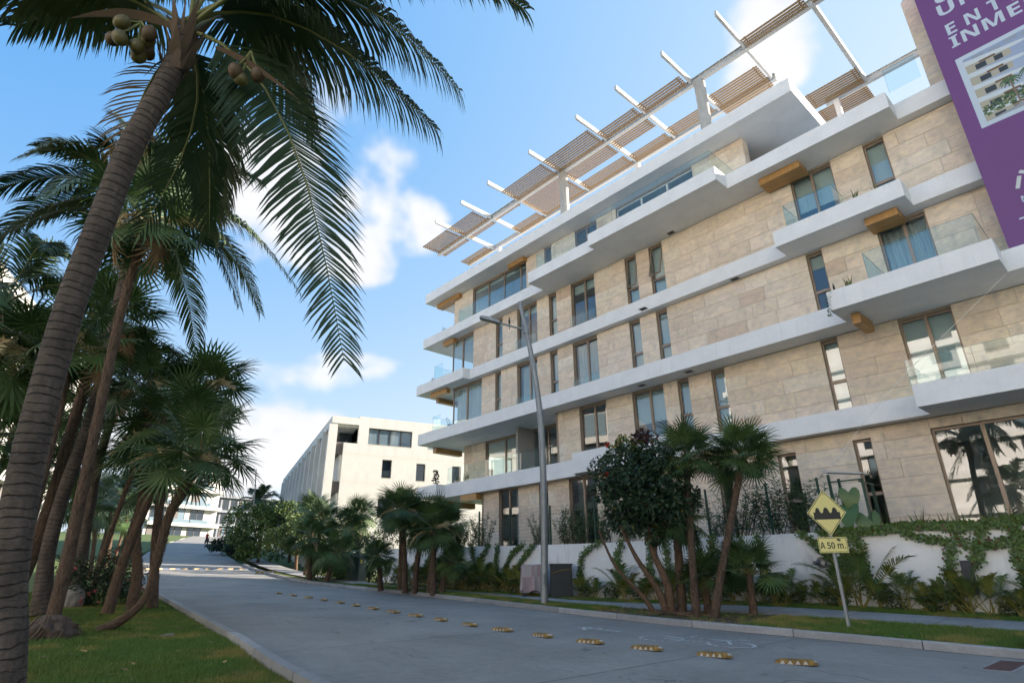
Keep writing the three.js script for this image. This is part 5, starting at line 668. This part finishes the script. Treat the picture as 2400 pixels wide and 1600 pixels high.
{
  const y0 = gR(14.9, -10.3), t = thing('flowering_tree', 'dense dark leaved tree with red blossoms and several bare stems', 'tree', [14.9, y0, -10.3]);
  const C = [14.55, 3.85, -10.5], cl = clumpsIn(C, [1.4, 1.35, 1.4], 54, 0.42);
  part('crown', leafCloud(cl, 210, 0.14, { col: [0.022, 0.05, 0.02], yel: 0.02 }), mLeafV, t, true);
  part('young_shoots', leafCloud(clumpsIn([14.35, 5.05, -10.7], [0.5, 0.25, 0.5], 6, 0.22), 90, 0.12, { col: [0.07, 0.11, 0.02], yel: 0.3 }), mLeafV, t, true);
  part('copper_leaves', leafCloud(clumpsIn([14.75, 5.35, -10.35], [0.35, 0.2, 0.4], 5, 0.2), 90, 0.11, { col: [0.055, 0.022, 0.02] }), mLeafV, t, true);
  part('blossom', flowers([[14.0, 5.2, -11.2], [14.2, 5.1, -10.95], [15.6, 4.6, -9.4], [15.75, 4.3, -9.2], [15.9, 4.7, -9.6], [13.6, 4.2, -11.0]], 12, 0.07, 0.05), M(0.55, 0.02, 0.01, 0.6, { side: THREE.DoubleSide }), t, true);
  for (const [p, r] of [[[[14.9, y0 - 0.1, -10.2], [14.7, 1.1, -10.35], [14.35, 1.9, -10.7], [14.1, 2.8, -11.0]], 0.085], [[[15.0, y0 - 0.1, -10.15], [14.85, 1.2, -10.1], [14.6, 2.1, -10.3], [14.6, 3.4, -10.4]], 0.11], [[[14.6, 2.1, -10.3], [15.0, 3.0, -10.0], [15.4, 3.8, -9.7]], 0.06], [[[14.75, y0 - 0.05, -10.5], [14.5, 0.9, -10.7], [14.0, 1.7, -11.2], [13.7, 2.7, -11.5]], 0.06]]) part('limb', tubeGeo(p.map(vv), [r * 1.3, r, r * 0.75, r * 0.4], 10, 5), mWood, t, true);
  for (let i = 0; i < 5; i++) { const a = 1.4 + i * 0.9; part('root', tubeGeo([V3(14.9, y0 + 0.02, -10.2), V3(14.9 + Math.cos(a) * 0.5, y0 + 0.03, -10.2 - Math.sin(a) * 0.7), V3(14.9 + Math.cos(a) * 0.8, y0 - 0.03, -10.2 - Math.sin(a) * 1.5)], [0.06, 0.04, 0.02], 7, 3), mWood, t, true); }
  const soil = strip(z => roadR(z) + 0.2, z => pathA(z) - 0.03, -7.2, -12.5, (x, z) => gR(x, z) + 0.012, 20, 2); structure('bare_soil', soil, mDirt);
}
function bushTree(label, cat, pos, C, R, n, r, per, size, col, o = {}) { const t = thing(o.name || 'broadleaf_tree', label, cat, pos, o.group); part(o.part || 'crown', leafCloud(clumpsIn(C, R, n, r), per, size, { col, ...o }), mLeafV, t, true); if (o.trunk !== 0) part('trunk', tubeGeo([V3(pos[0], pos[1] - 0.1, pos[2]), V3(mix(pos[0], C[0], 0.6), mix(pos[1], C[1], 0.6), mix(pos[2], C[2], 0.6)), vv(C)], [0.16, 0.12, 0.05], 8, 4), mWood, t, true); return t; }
{
  const g = (x, z) => gy(z) + 0.1;
  bushTree('round broadleaf tree with glossy leaves beyond the speed table', 'tree', [20.5, g(0, -58), -58], [20.5, 5.6, -58], [3.4, 2.6, 2.8], 42, 0.8, 150, 0.3, [0.075, 0.13, 0.03]);
  bushTree('sunlit broadleaf tree with red flowers before the finned building', 'tree', [20.6, g(0, -49.5), -49.5], [20.4, 5.2, -49.5], [2.4, 2.0, 2.2], 38, 0.62, 160, 0.24, [0.09, 0.14, 0.035]);
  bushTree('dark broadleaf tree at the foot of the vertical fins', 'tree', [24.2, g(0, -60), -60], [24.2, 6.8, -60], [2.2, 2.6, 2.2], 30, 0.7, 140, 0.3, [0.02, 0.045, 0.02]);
  bushTree('vine covered shrub bank climbing the wall of the finned building', 'shrub', [21.8, g(0, -43.5), -43.5], [22.2, 4.2, -43.5], [2.4, 2.3, 2.2], 46, 0.55, 170, 0.16, [0.085, 0.14, 0.028], { name: 'shrub_bank', trunk: 0, part: 'foliage' });
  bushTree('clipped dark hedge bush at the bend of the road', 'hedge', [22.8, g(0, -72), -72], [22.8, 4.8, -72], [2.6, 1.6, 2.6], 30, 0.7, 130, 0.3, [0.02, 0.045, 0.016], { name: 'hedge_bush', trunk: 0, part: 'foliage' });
  bushTree('loose green shrub clump at the corner of the driveway', 'shrub', [17.4, g(0, -36.8), -36.8], [17.6, 2.3, -37.0], [1.9, 1.3, 1.6], 36, 0.42, 150, 0.16, [0.075, 0.14, 0.03], { name: 'shrub_clump', trunk: 0, part: 'foliage' });
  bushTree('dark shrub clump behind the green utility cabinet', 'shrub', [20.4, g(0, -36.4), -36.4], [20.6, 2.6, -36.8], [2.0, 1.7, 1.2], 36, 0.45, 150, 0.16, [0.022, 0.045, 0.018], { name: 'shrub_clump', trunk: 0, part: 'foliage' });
  coconutPalm('coconut palm rising behind the broadleaf trees, beside the fins', [23.2, gy(-66), -66], [[23.2, gy(-66), -66], [23.1, 6, -66], [22.6, 8.6, -66]], [0.2, 0.18, 0.15], [], { rand: 15, R: 3.4, n: 34, w: 0.1, ph: 1.5 });
  const t = bushTree('oleander bush with pink flowers at the palm trunks', 'bush', [3.5, gL(3.5, -23), -23], [3.45, 1.5, -23.1], [1.25, 0.85, 0.9], 30, 0.36, 150, 0.12, [0.025, 0.05, 0.018], { name: 'flower_bush', trunk: 0, part: 'foliage', asp: 0.35 });
  part('flower', flowers(Array.from({ length: 42 }, () => [3.5 + rr(-1.3, 1.2), 1.5 + rr(-0.7, 0.95), -22.3 + rr(-0.3, 0.3)]), 5, 0.05, 0.035), M(0.6, 0.09, 0.12, 0.6, { side: THREE.DoubleSide }), t, true).userData.kind = 'stuff';
}
// ---- oleander shrubs behind the fence ----
{
  const proto = (k) => { const T = new Tris(), st = []; for (let i = 0; i < 26; i++) { const a = rnd() * 6.28, l = rr(1.1, 1.9), d = V3(Math.cos(a) * rr(0.1, 0.5), 1, Math.sin(a) * rr(0.1, 0.5)), p0 = V3(rr(-0.25, 0.25), 0, rr(-0.25, 0.25)), p1 = p0.clone().addScaledVector(d, l); if (i < 9) st.push(tubeGeo([p0, p1], [0.014, 0.006], 4)); for (let j = 0; j < 34; j++) { const t = rr(0.25, 1.02), p = p0.clone().lerp(p1, t), dir = V3(rr(-1, 1), rr(-0.1, 1.1), rr(-1, 1)).normalize(), s = V3().crossVectors(dir, V3(rr(-1, 1), rr(-1, 1), rr(-1, 1))).normalize().multiplyScalar(0.014), L = rr(0.12, 0.2), v = rr(0.7, 1.4), c = [0.05 * v, 0.095 * v, 0.03 * v], m = p.clone().addScaledVector(dir, L * 0.5), e = p.clone().addScaledVector(dir, L).add(V3(0, -0.02, 0)); T.tri(p, m.clone().add(s), e, c); T.tri(p, e, m.clone().sub(s), c); } } return [T.geo(), mergeGeometries(st)]; };
  const ps = [proto(0), proto(1), proto(2)], zs = [[-30.2, 0.85], [-29, 0.9], [-27.9, 0.8], [-26.8, 0.95], [-25.8, 0.9], [-24.9, 0.95], [-24.0, 1.0], [-23.1, 1.0], [-19.3, 0.9], [-18.0, 0.95], [-16.9, 1.0], [-15.8, 0.95], [-14.6, 1.0], [-13.3, 0.95], [-12.2, 0.9], [-10.9, 0.85], [-10.0, 1.05], [-9.0, 1.1], [-8.2, 1.12], [-7.5, 0.9]];
  zs.forEach(([z, s], i) => { const o = thing('oleander_shrub', i < 8 ? 'oleander shrub in the hedge between verge palms and street lamp' : i < 16 ? 'oleander shrub behind the fence around the flowering tree' : 'tall oleander shrub beside the canopy frame', 'shrub', [wallX(z) + 0.62 + rr(-0.1, 0.2), 2.36, z], 'oleander shrubs behind the fence', rr(0, 6)); o.scale.set(s * 1.15, s * 0.98, s * 1.15); part('foliage', ps[i % 3][0], mLeafV, o); part('stem', ps[i % 3][1], mWood, o); });
}
// ---- small areca palms along the foot of the wall ----
{
  const mA = [leafMat(0.10, 0.15, 0.03), leafMat(0.15, 0.165, 0.025), leafMat(0.07, 0.125, 0.034)], mCane = M(0.24, 0.2, 0.05, 0.6);
  const proto = k => { const L = []; for (let i = 0; i < 11; i++) { const a = i * 2.4 + k, e = mix(1.35, 0.45, i / 11), R = rr(0.75, 1.15), d = V3(Math.cos(a) * Math.cos(e), Math.sin(e), Math.sin(a) * Math.cos(e)), p0 = V3(rr(-0.1, 0.1), rr(0, 0.15), rr(-0.1, 0.1)), p1 = p0.clone().addScaledVector(d, R * 0.8).add(V3(0, 0.15, 0)), p2 = p0.clone().addScaledVector(d, R * 1.15).add(V3(d.x * 0.2, -0.1 * R, d.z * 0.2)); L.push([frondGeo(p0, p1, p2, { n: 22, L: 0.3, droop: 0.5, w: 0.024, start: 0.3, lift: 0.25 }), ribGeo(p0, p1, p2, 0.014)]); } return L; };
  const ps = [0, 1, 2].map(proto);
  const spots = [[-2.1, 0.8], [-3.15, 0.7], [-4.15, 1.1], [-5.05, 0.75], [-6.1, 0.85], [-7.1, 1.0], [-8.05, 0.65], [-8.9, 1.0], [-9.75, 0.85], [-10.7, 0.7], [-11.8, 1.05], [-12.9, 0.9], [-13.9, 0.75], [-16.2, 0.8], [-18.9, 0.9], [-19.9, 1.15], [-20.8, 0.8], [-21.7, 1.25], [-22.6, 0.85], [-23.5, 1.1], [-24.4, 0.9], [-25.3, 0.8], [-26.2, 1.2], [-2.6, 1.15], [-3.7, 1.0], [-4.6, 0.85], [-5.5, 1.0], [-6.6, 1.65], [-7.6, 0.75], [-8.5, 0.9], [-9.3, 0.7], [-10.2, 1.0], [-11.2, 0.9], [-12.3, 1.3], [-13.4, 0.85], [-14.3, 1.25], [-15.4, 0.8], [-19.4, 1.0], [-20.3, 0.95], [-21.2, 1.2], [-22.1, 0.95], [-23.0, 1.35], [-23.9, 1.0], [-24.8, 1.1], [-25.7, 1.3], [-26.6, 1.0], [-27.6, 1.25], [-28.8, 1.05], [-30.0, 1.2]];
  spots.forEach(([z, s], i) => { const x = wallX(z) - 0.45 + rr(-0.1, 0.1), big = s > 1.5, o = thing('areca_palm', big ? 'tallest yellowish areca palm at the wall, next to the road sign' : z > -9 ? 'small areca palm at the wall foot near the road sign' : z > -16 ? 'small areca palm at the wall foot behind the flowering tree' : 'small areca palm at the wall foot beyond the street lamp', 'palm', [x, gR(x, z), z], big ? undefined : z > -9 ? 'areca palms near the sign' : z > -16 ? 'areca palms behind the tree' : 'areca palms beyond the lamp', rr(0, 6)); o.scale.setScalar(big ? s : s * 0.92); ps[i % 3].forEach(([g, r], j) => { const f = part('frond', g, mA[(i + j) % 3], o); part('rib', r, mCane, f); }); });
}
// ---- low shrubs between the arecas ----
{
  const ps = [0, 1, 2].map(() => leafCloud([[0, 0.3, 0, 0.3], [0.12, 0.45, 0.1, 0.22], [-0.1, 0.25, -0.15, 0.25]], 120, 0.11, { col: [0.04, 0.075, 0.022], asp: 0.4, yel: 0.05 }));
  [-2.3, -3.4, -4.9, -5.9, -7.3, -8.3, -9.0, -10.5, -11.5, -12.6, -13.7, -14.9, -15.9, -19.1, -20.0, -20.9, -21.9, -22.8, -23.7, -24.6, -25.5, -26.9, -28.2, -29.4].forEach((z, i) => { const x = wallX(z) - 0.35, o = thing('low_shrub', z > -9 ? 'low leafy shrub at the wall foot near the road sign' : z > -16 ? 'low leafy shrub at the wall foot behind the flowering tree' : 'low leafy shrub at the wall foot beyond the street lamp', 'shrub', [x, gR(x, z), z], z > -9 ? 'low shrubs near the sign' : z > -16 ? 'low shrubs behind the tree' : 'low shrubs beyond the lamp', i); o.scale.setScalar(rr(0.6, 0.95)); part('foliage', ps[i % 3], mLeafV, o); });
}
// ---- climbers on the wall ----
{
  const mat = mLeafV;
  const vine = (label, z0, path, dens, o = {}) => { // path [dz, y] from the wall top down
    const x = z => wallX(z) - 0.03, pts = path.map(([dz, y]) => V3(x(z0 + dz), y, z0 + dz)), cv = new THREE.CatmullRomCurve3(pts), t = thing('climbing_vine', label, 'vine', [x(z0), 2.5, z0], o.group), n = Math.round(cv.getLength() * dens), T = new Tris();
    for (let i = 0; i < n; i++) { const p = cv.getPoint(rnd()).add(V3(-rr(0, 0.1), rr(-0.1, 0.1), rr(-1, 1) * rr(0.03, 0.22))), a = rr(0, 6.28), s = rr(0.045, 0.09), d = V3(rr(-0.5, -0.05), Math.sin(a) - 0.4, Math.cos(a)).normalize(), q = V3().crossVectors(d, V3(-1, rr(-0.4, 0.4), rr(-0.4, 0.4))).normalize(), v = rr(0.7, 1.5), c = rnd() < 0.04 ? [0.16, 0.04, 0.03] : [0.075 * v, 0.125 * v, 0.026 * v], m = p.clone().addScaledVector(d, s * 0.5), e = p.clone().addScaledVector(d, s); T.tri(p, m.clone().addScaledVector(q, s * 0.5), e, c); T.tri(p, e, m.clone().addScaledVector(q, -s * 0.5), c); }
    part('leaves', T.geo(), mat, t, true); part('stem', tubeGeo(pts, [0.012, 0.01, 0.006], 5, 4), mWood, t, true);
  };
  const GV = 'thin vines trailing down the wall';
  const strands = [[-11.0, [[0.2, 2.65], [0, 2.1], [-0.35, 1.6], [-0.3, 0.8]]], [-10.2, [[0, 2.65], [0.04, 1.8], [0.02, 0.9]]], [-9.9, [[0, 2.65], [0.05, 1.7], [0.0, 1.0]]], [-9.3, [[0, 2.65], [0.05, 1.8], [0.25, 1.0], [0.7, 0.7]]], [-8.0, [[0, 2.65], [0.5, 2.2], [0.9, 1.7], [0.8, 0.9]]], [-6.9, [[0, 2.65], [0.1, 2.0], [-0.15, 1.2], [-0.2, 0.7]]], [-6.6, [[0, 2.65], [0.2, 1.9], [0.15, 1.0]]], [-5.4, [[0, 2.65], [0.6, 2.3], [1.1, 2.25], [1.0, 1.6], [0.5, 1.0], [0.3, 0.6]]], [-4.2, [[0, 2.65], [0.25, 2.2], [0.8, 2.1], [1.1, 2.2]]], [-3.5, [[0, 2.65], [-0.2, 2.0], [-0.5, 1.5], [-0.9, 1.0], [-0.8, 0.5]]], [-3.0, [[0, 2.65], [0.2, 1.8], [0.05, 1.2], [-0.2, 0.6]]], [-12.6, [[0, 2.65], [0.05, 1.6], [0.1, 0.9]]], [-13.2, [[0, 2.65], [-0.1, 1.7], [-0.15, 1.1]]], [-14.4, [[0, 2.7], [-0.3, 2.0], [-0.2, 1.2], [-0.4, 0.8]]], [-15.6, [[0.2, 2.7], [-0.7, 2.2], [-0.9, 1.5], [-0.6, 1.0]]], [-19.3, [[0.4, 2.75], [-0.3, 2.2], [-0.8, 1.6], [-0.9, 1.1]]], [-20.2, [[0.6, 2.75], [-0.2, 2.3], [-0.6, 1.6], [-0.5, 1.0]]], [-21.3, [[0, 2.75], [-0.1, 1.9], [0.1, 1.3]]], [-22.2, [[0.3, 2.8], [-0.4, 2.1], [-0.7, 1.3]]], [-23.2, [[0, 2.8], [0.2, 2.1], [-0.2, 1.4]]], [-24.1, [[0.2, 2.8], [-0.5, 2.2], [-0.9, 1.4]]], [-25.2, [[0, 2.85], [0.3, 2.2], [0.2, 1.4]]], [-26.4, [[0.3, 2.85], [-0.4, 2.2], [-0.6, 1.5]]], [-27.6, [[0, 2.85], [-0.2, 2.0], [0.1, 1.5]]]];
  strands.forEach(([z, p], i) => vine(i < 11 ? 'thin leafy vine trailing down the white wall near the road sign' : i < 15 ? 'thin leafy vine on the white wall behind the flowering tree' : 'thin leafy vine on the white wall beyond the street lamp', z, p, i > 14 ? 380 : 260, { group: i < 11 ? GV : i < 15 ? 'vines behind the tree' : 'vines beyond the lamp' }));
  vine('vine creeping along the wall top from the sign to the gym window', -7.4, [[0, 2.62], [1.2, 2.58], [2.4, 2.66], [3.6, 2.6], [4.8, 2.66], [6.5, 2.6], [8.5, 2.64]], 520);
  for (let i = 0; i < 3; i++) vine('dense vine curtain on the wall below the gym window', -2.9 + i * 0.55, [[0, 2.7], [0.1, 2.3], [-0.05, 1.8], [0.1, 1.2], [0.0, 0.7]], 420, { group: 'vine curtain strands' });
}
// ---- snake plants, elephant ear, balcony plants ----
{
  const mSn = new THREE.MeshStandardMaterial({ color: lin(0.16, 0.17, 0.06), roughness: 0.6, side: THREE.DoubleSide, vertexColors: true }), blade = (n, h) => { const T = new Tris(); for (let i = 0; i < n; i++) { const a = rnd() * 6.28, l = h * rr(0.55, 1.1), lean = rr(0.05, 0.5), b = V3(rr(-0.12, 0.12), 0, rr(-0.12, 0.12)), d = V3(Math.cos(a) * lean, 1, Math.sin(a) * lean).normalize(), s = V3(-Math.sin(a), 0, Math.cos(a)).multiplyScalar(0.025), m = b.clone().addScaledVector(d, l * 0.5), e = b.clone().addScaledVector(d, l).add(V3(Math.cos(a) * 0.06, 0, Math.sin(a) * 0.06)), c = [0.7, 0.8, 0.6].map(k => k * rr(0.7, 1.3)); T.quad(b.clone().addScaledVector(s, -0.7), b.clone().addScaledVector(s, 0.7), m.clone().add(s), m.clone().sub(s), c); T.tri(m.clone().sub(s), m.clone().add(s), e, c); } return T.geo(); };
  const gs = [blade(16, 0.75), blade(12, 0.6), blade(20, 0.7)];
  [[-6.0, 0.9], [-5.45, 0.85], [-5.0, 1.0], [-4.4, 0.8], [-4.0, 1.05], [-3.4, 0.85], [-3.0, 0.9], [-2.4, 1.0], [-1.9, 0.9]].forEach(([z, s], i) => { const o = thing('snake_plant', 'tuft of upright snake plant leaves on the garden wall top', 'plant', [wallX(z) + 0.5, 2.38, z], 'snake plants along the wall top', i); o.scale.setScalar(s * 1.1); part('leaves', gs[i % 3], mSn, o); });
  const bal = (label, x, y, z, s, i) => { const o = thing('balcony_plant', label, 'plant', [x, y, z]); o.scale.setScalar(s); part('leaves', gs[i % 3], mSn, o); };
  bal('spiky plant in the planter of the balcony above the awning windows', 20.75, YC + TH - 0.12, -4.55, 0.7, 0); bal('spiky plant at the end of the upper planter by the narrow window', 20.75, YC + TH - 0.12, -3.9, 0.6, 1); bal('spiky plant beside the bird on the white balcony', 19.75, YD + TH - 0.1, -5.2, 0.75, 2); bal('row of spiky leaves behind glass on the lowest corner balcony', 21.7, YE + TH - 0.05, -29.2, 0.9, 0); bal('spiky planter growth on the corner balcony behind glass', 21.75, YE + TH - 0.05, -28.4, 1.0, 2); bal('dark leafy shoots at the far tip of the top balcony', 21.5, YB + TH - 0.05, -31.0, 0.7, 1); bal('little plants at the far tip of the third balcony', 21.3, YC + TH - 0.05, -31.9, 0.6, 2);
  const dk = thing('balcony_plant', 'dark red leaved pot plant at the lowest balcony tip', 'plant', [21.0, YE + TH, -30.6]); part('leaves', leafCloud([[0, 0.25, 0, 0.18], [0.02, 0.55, 0, 0.16], [0, 0.8, 0, 0.12]], 46, 0.13, { col: [0.03, 0.012, 0.014], asp: 0.7 }), mLeafV, dk);
  const ch = thing('balcony_chair', 'blue wire chair on the corner balcony behind glass', 'chair', [21.9, YD + TH, -30.4], undefined, 0.6); const mB = M(0.12, 0.22, 0.34, 0.5); part('seat', new THREE.CylinderGeometry(0.24, 0.22, 0.04, 16).translate(0, 0.42, 0), mB, ch); part('backrest', tubeGeo([V3(-0.24, 0.42, -0.1), V3(-0.22, 0.85, -0.25), V3(0.22, 0.85, -0.25), V3(0.24, 0.42, -0.1)], [0.015, 0.015, 0.015], 6, 6), mB, ch); for (const [x, z] of [[-0.18, -0.18], [0.18, -0.18], [-0.18, 0.18], [0.18, 0.18]]) part('leg', tubeGeo([V3(x * 0.8, 0.42, z * 0.8), V3(x * 1.3, 0, z * 1.3)], [0.012, 0.01], 5), mB, ch);
  { const t = thing('trailing_plant', 'ivy strand hanging over the balcony corner beside the bird', 'vine', [19.55, YD + 0.4, -5.86]); part('leaves', leafCloud([[0, 0.25, 0.06, 0.12], [0, 0.1, 0.03, 0.08], [-0.02, -0.05, 0, 0.08], [-0.02, -0.2, 0, 0.07], [-0.03, -0.4, -0.02, 0.05], [-0.03, -0.55, -0.04, 0.04]], 34, 0.055, { col: [0.05, 0.085, 0.03] }), mLeafV, t); }
  const el = thing('elephant_ear', 'elephant ear plant with broad heart leaves behind the road sign', 'plant', [19.9, 2.38, -6.75]), mEl = new THREE.MeshPhysicalMaterial({ color: lin(0.085, 0.15, 0.03), roughness: 0.4, side: THREE.DoubleSide, transmission: 0.25, thickness: 0 });
  const heart = () => { const sh = new THREE.Shape(); sh.moveTo(0, 0.05); sh.bezierCurveTo(0.04, -0.12, 0.2, -0.2, 0.28, -0.08); sh.bezierCurveTo(0.37, 0.08, 0.3, 0.36, 0, 0.72); sh.bezierCurveTo(-0.3, 0.36, -0.37, 0.08, -0.28, -0.08); sh.bezierCurveTo(-0.2, -0.2, -0.04, -0.12, 0, 0.05); const g = new THREE.ShapeGeometry(sh, 10); g.rotateX(Math.PI / 2); const p = g.attributes.position; for (let i = 0; i < p.count; i++) { const x = p.getX(i), z = p.getZ(i); p.setY(i, 0.55 * Math.abs(x) * 0.5 - 0.35 * z * z + 0.015 * Math.sin(z * 26)); } g.computeVertexNormals(); return g; };
  for (const [x, y, z, rx, ry, s] of [[19.5, 3.5, -7.15, -1.0, -1.9, 1.0], [19.6, 3.75, -6.55, -1.3, -1.2, 0.9], [19.45, 3.25, -6.6, -0.9, -1.5, 1.0], [19.6, 3.0, -6.2, -1.2, -1.3, 1.05], [19.5, 2.7, -7.2, -0.6, -2.2, 0.85]]) { const g = heart(); const m = part('leaf', g, mEl, el); m.position.set(x - 19.9, y - 2.38, z + 6.75); m.rotation.set(-rx, ry, 0, 'YXZ'); m.scale.setScalar(s); part('leaf_stalk', tubeGeo([V3(0, 0, 0), V3((x - 19.9) * 0.4, (y - 2.38) * 0.7, (z + 6.75) * 0.4), m.position.clone()], [0.03, 0.022, 0.014], 6, 4), mRachis, el); }
}
// ---- grass ----
{
  const T = new Tris(); for (let i = 0; i < 9; i++) { const a = rnd() * 6.28, b = V3(rr(-0.06, 0.06), 0, rr(-0.06, 0.06)), h = rr(0.03, 0.075), s = V3(Math.cos(a), 0, Math.sin(a)).multiplyScalar(0.004), e = b.clone().add(V3(rr(-0.04, 0.04), h, rr(-0.04, 0.04))); T.tri(b.clone().sub(s), b.clone().add(s), e); }
  const tuft = T.geo(), gm = leafMat(0.115, 0.19, 0.04, 0.7, 0.2);
  const sow = (name, label, n, f) => { const m = new THREE.InstancedMesh(tuft, gm, n), o = new THREE.Object3D(), c = new THREE.Color(); for (let i = 0; i < n; i++) { const [x, y, z, size] = f(); o.position.set(x, y - 0.005, z); o.rotation.y = rnd() * 6.28; o.scale.setScalar(size * rr(0.75, 1.3)); o.updateMatrix(); m.setMatrixAt(i, o.matrix); const p = fbm(x * 0.9, 3, z * 0.9, 3), q = rr(0.7, 1.25); const dry = sstep(0.52, 0.68, fbm(x * 1.5 + 7, 1, z * 1.5, 4)); c.setRGB(q * mix(mix(0.7, 1.25, p), 2.3, dry), q * mix(1, 1.25, dry), q * mix(0.75, 1.5, dry)); m.setColorAt(i, c); } shade(m); m.name = name; m.userData = { kind: 'stuff', label, category: 'grass' }; scene.add(m); };
  sow('lawn_grass', 'short mown grass covering the lawn under the palms', 52000, () => { const t = rnd(), z = -5 - 26 * t * t, x = mix(-3, roadL(z) - 0.2, Math.sqrt(rnd())); return [x, gL(x, z), z, 1.15]; });
  sow('verge_grass', 'green grass on the verge between kerb and pavement', 26000, () => { let z, x; do { z = rr(-2.6, -31); x = mix(roadR(z) + 0.19, pathA(z) - 0.02, rnd()); } while (z < -7.6 && z > -12.3 && rnd() < 0.93); return [x, gR(x, z), z, 1.25]; });
  sow('wall_foot_grass', 'grass strip between pavement and the white wall', 18000, () => { const z = rr(-1.5, -31), x = mix(pathB(z) + 0.02, wallX(z) - 0.02, rnd()); return [x, gR(x, z), z, 1.35]; });
  const L = new Tris(); for (let i = 0; i < 420; i++) { const lawn = i < 190, z = lawn ? rr(-6, -24) : rr(-3, -30), x = lawn ? mix(-1, roadL(z) - 0.25, rnd()) : mix(roadR(z) + 0.2, pathA(z), rnd()), y = (lawn ? gL(x, z) : gR(x, z)) + 0.05, a = rnd() * 6.28, s = rr(0.02, 0.06), c = [[0.2, 0.12, 0.05], [0.3, 0.2, 0.08], [0.13, 0.08, 0.04]][i % 3], d = V3(Math.cos(a) * s * 2, rr(-0.01, 0.02), Math.sin(a) * s * 2), w = V3(-Math.sin(a) * s * 0.6, rr(0, 0.02), Math.cos(a) * s * 0.6), p = V3(x, y, z); L.quad(p.clone().sub(d), p.clone().add(w), p.clone().add(d), p.clone().sub(w), c); }
  const fl = part('fallen_leaves', L.geo(), new THREE.MeshStandardMaterial({ vertexColors: true, roughness: 0.9, side: THREE.DoubleSide }), scene); fl.userData = { kind: 'stuff', label: 'dry fallen leaves scattered over lawn and verge', category: 'leaves' };
}
renderer.render(scene, camera);
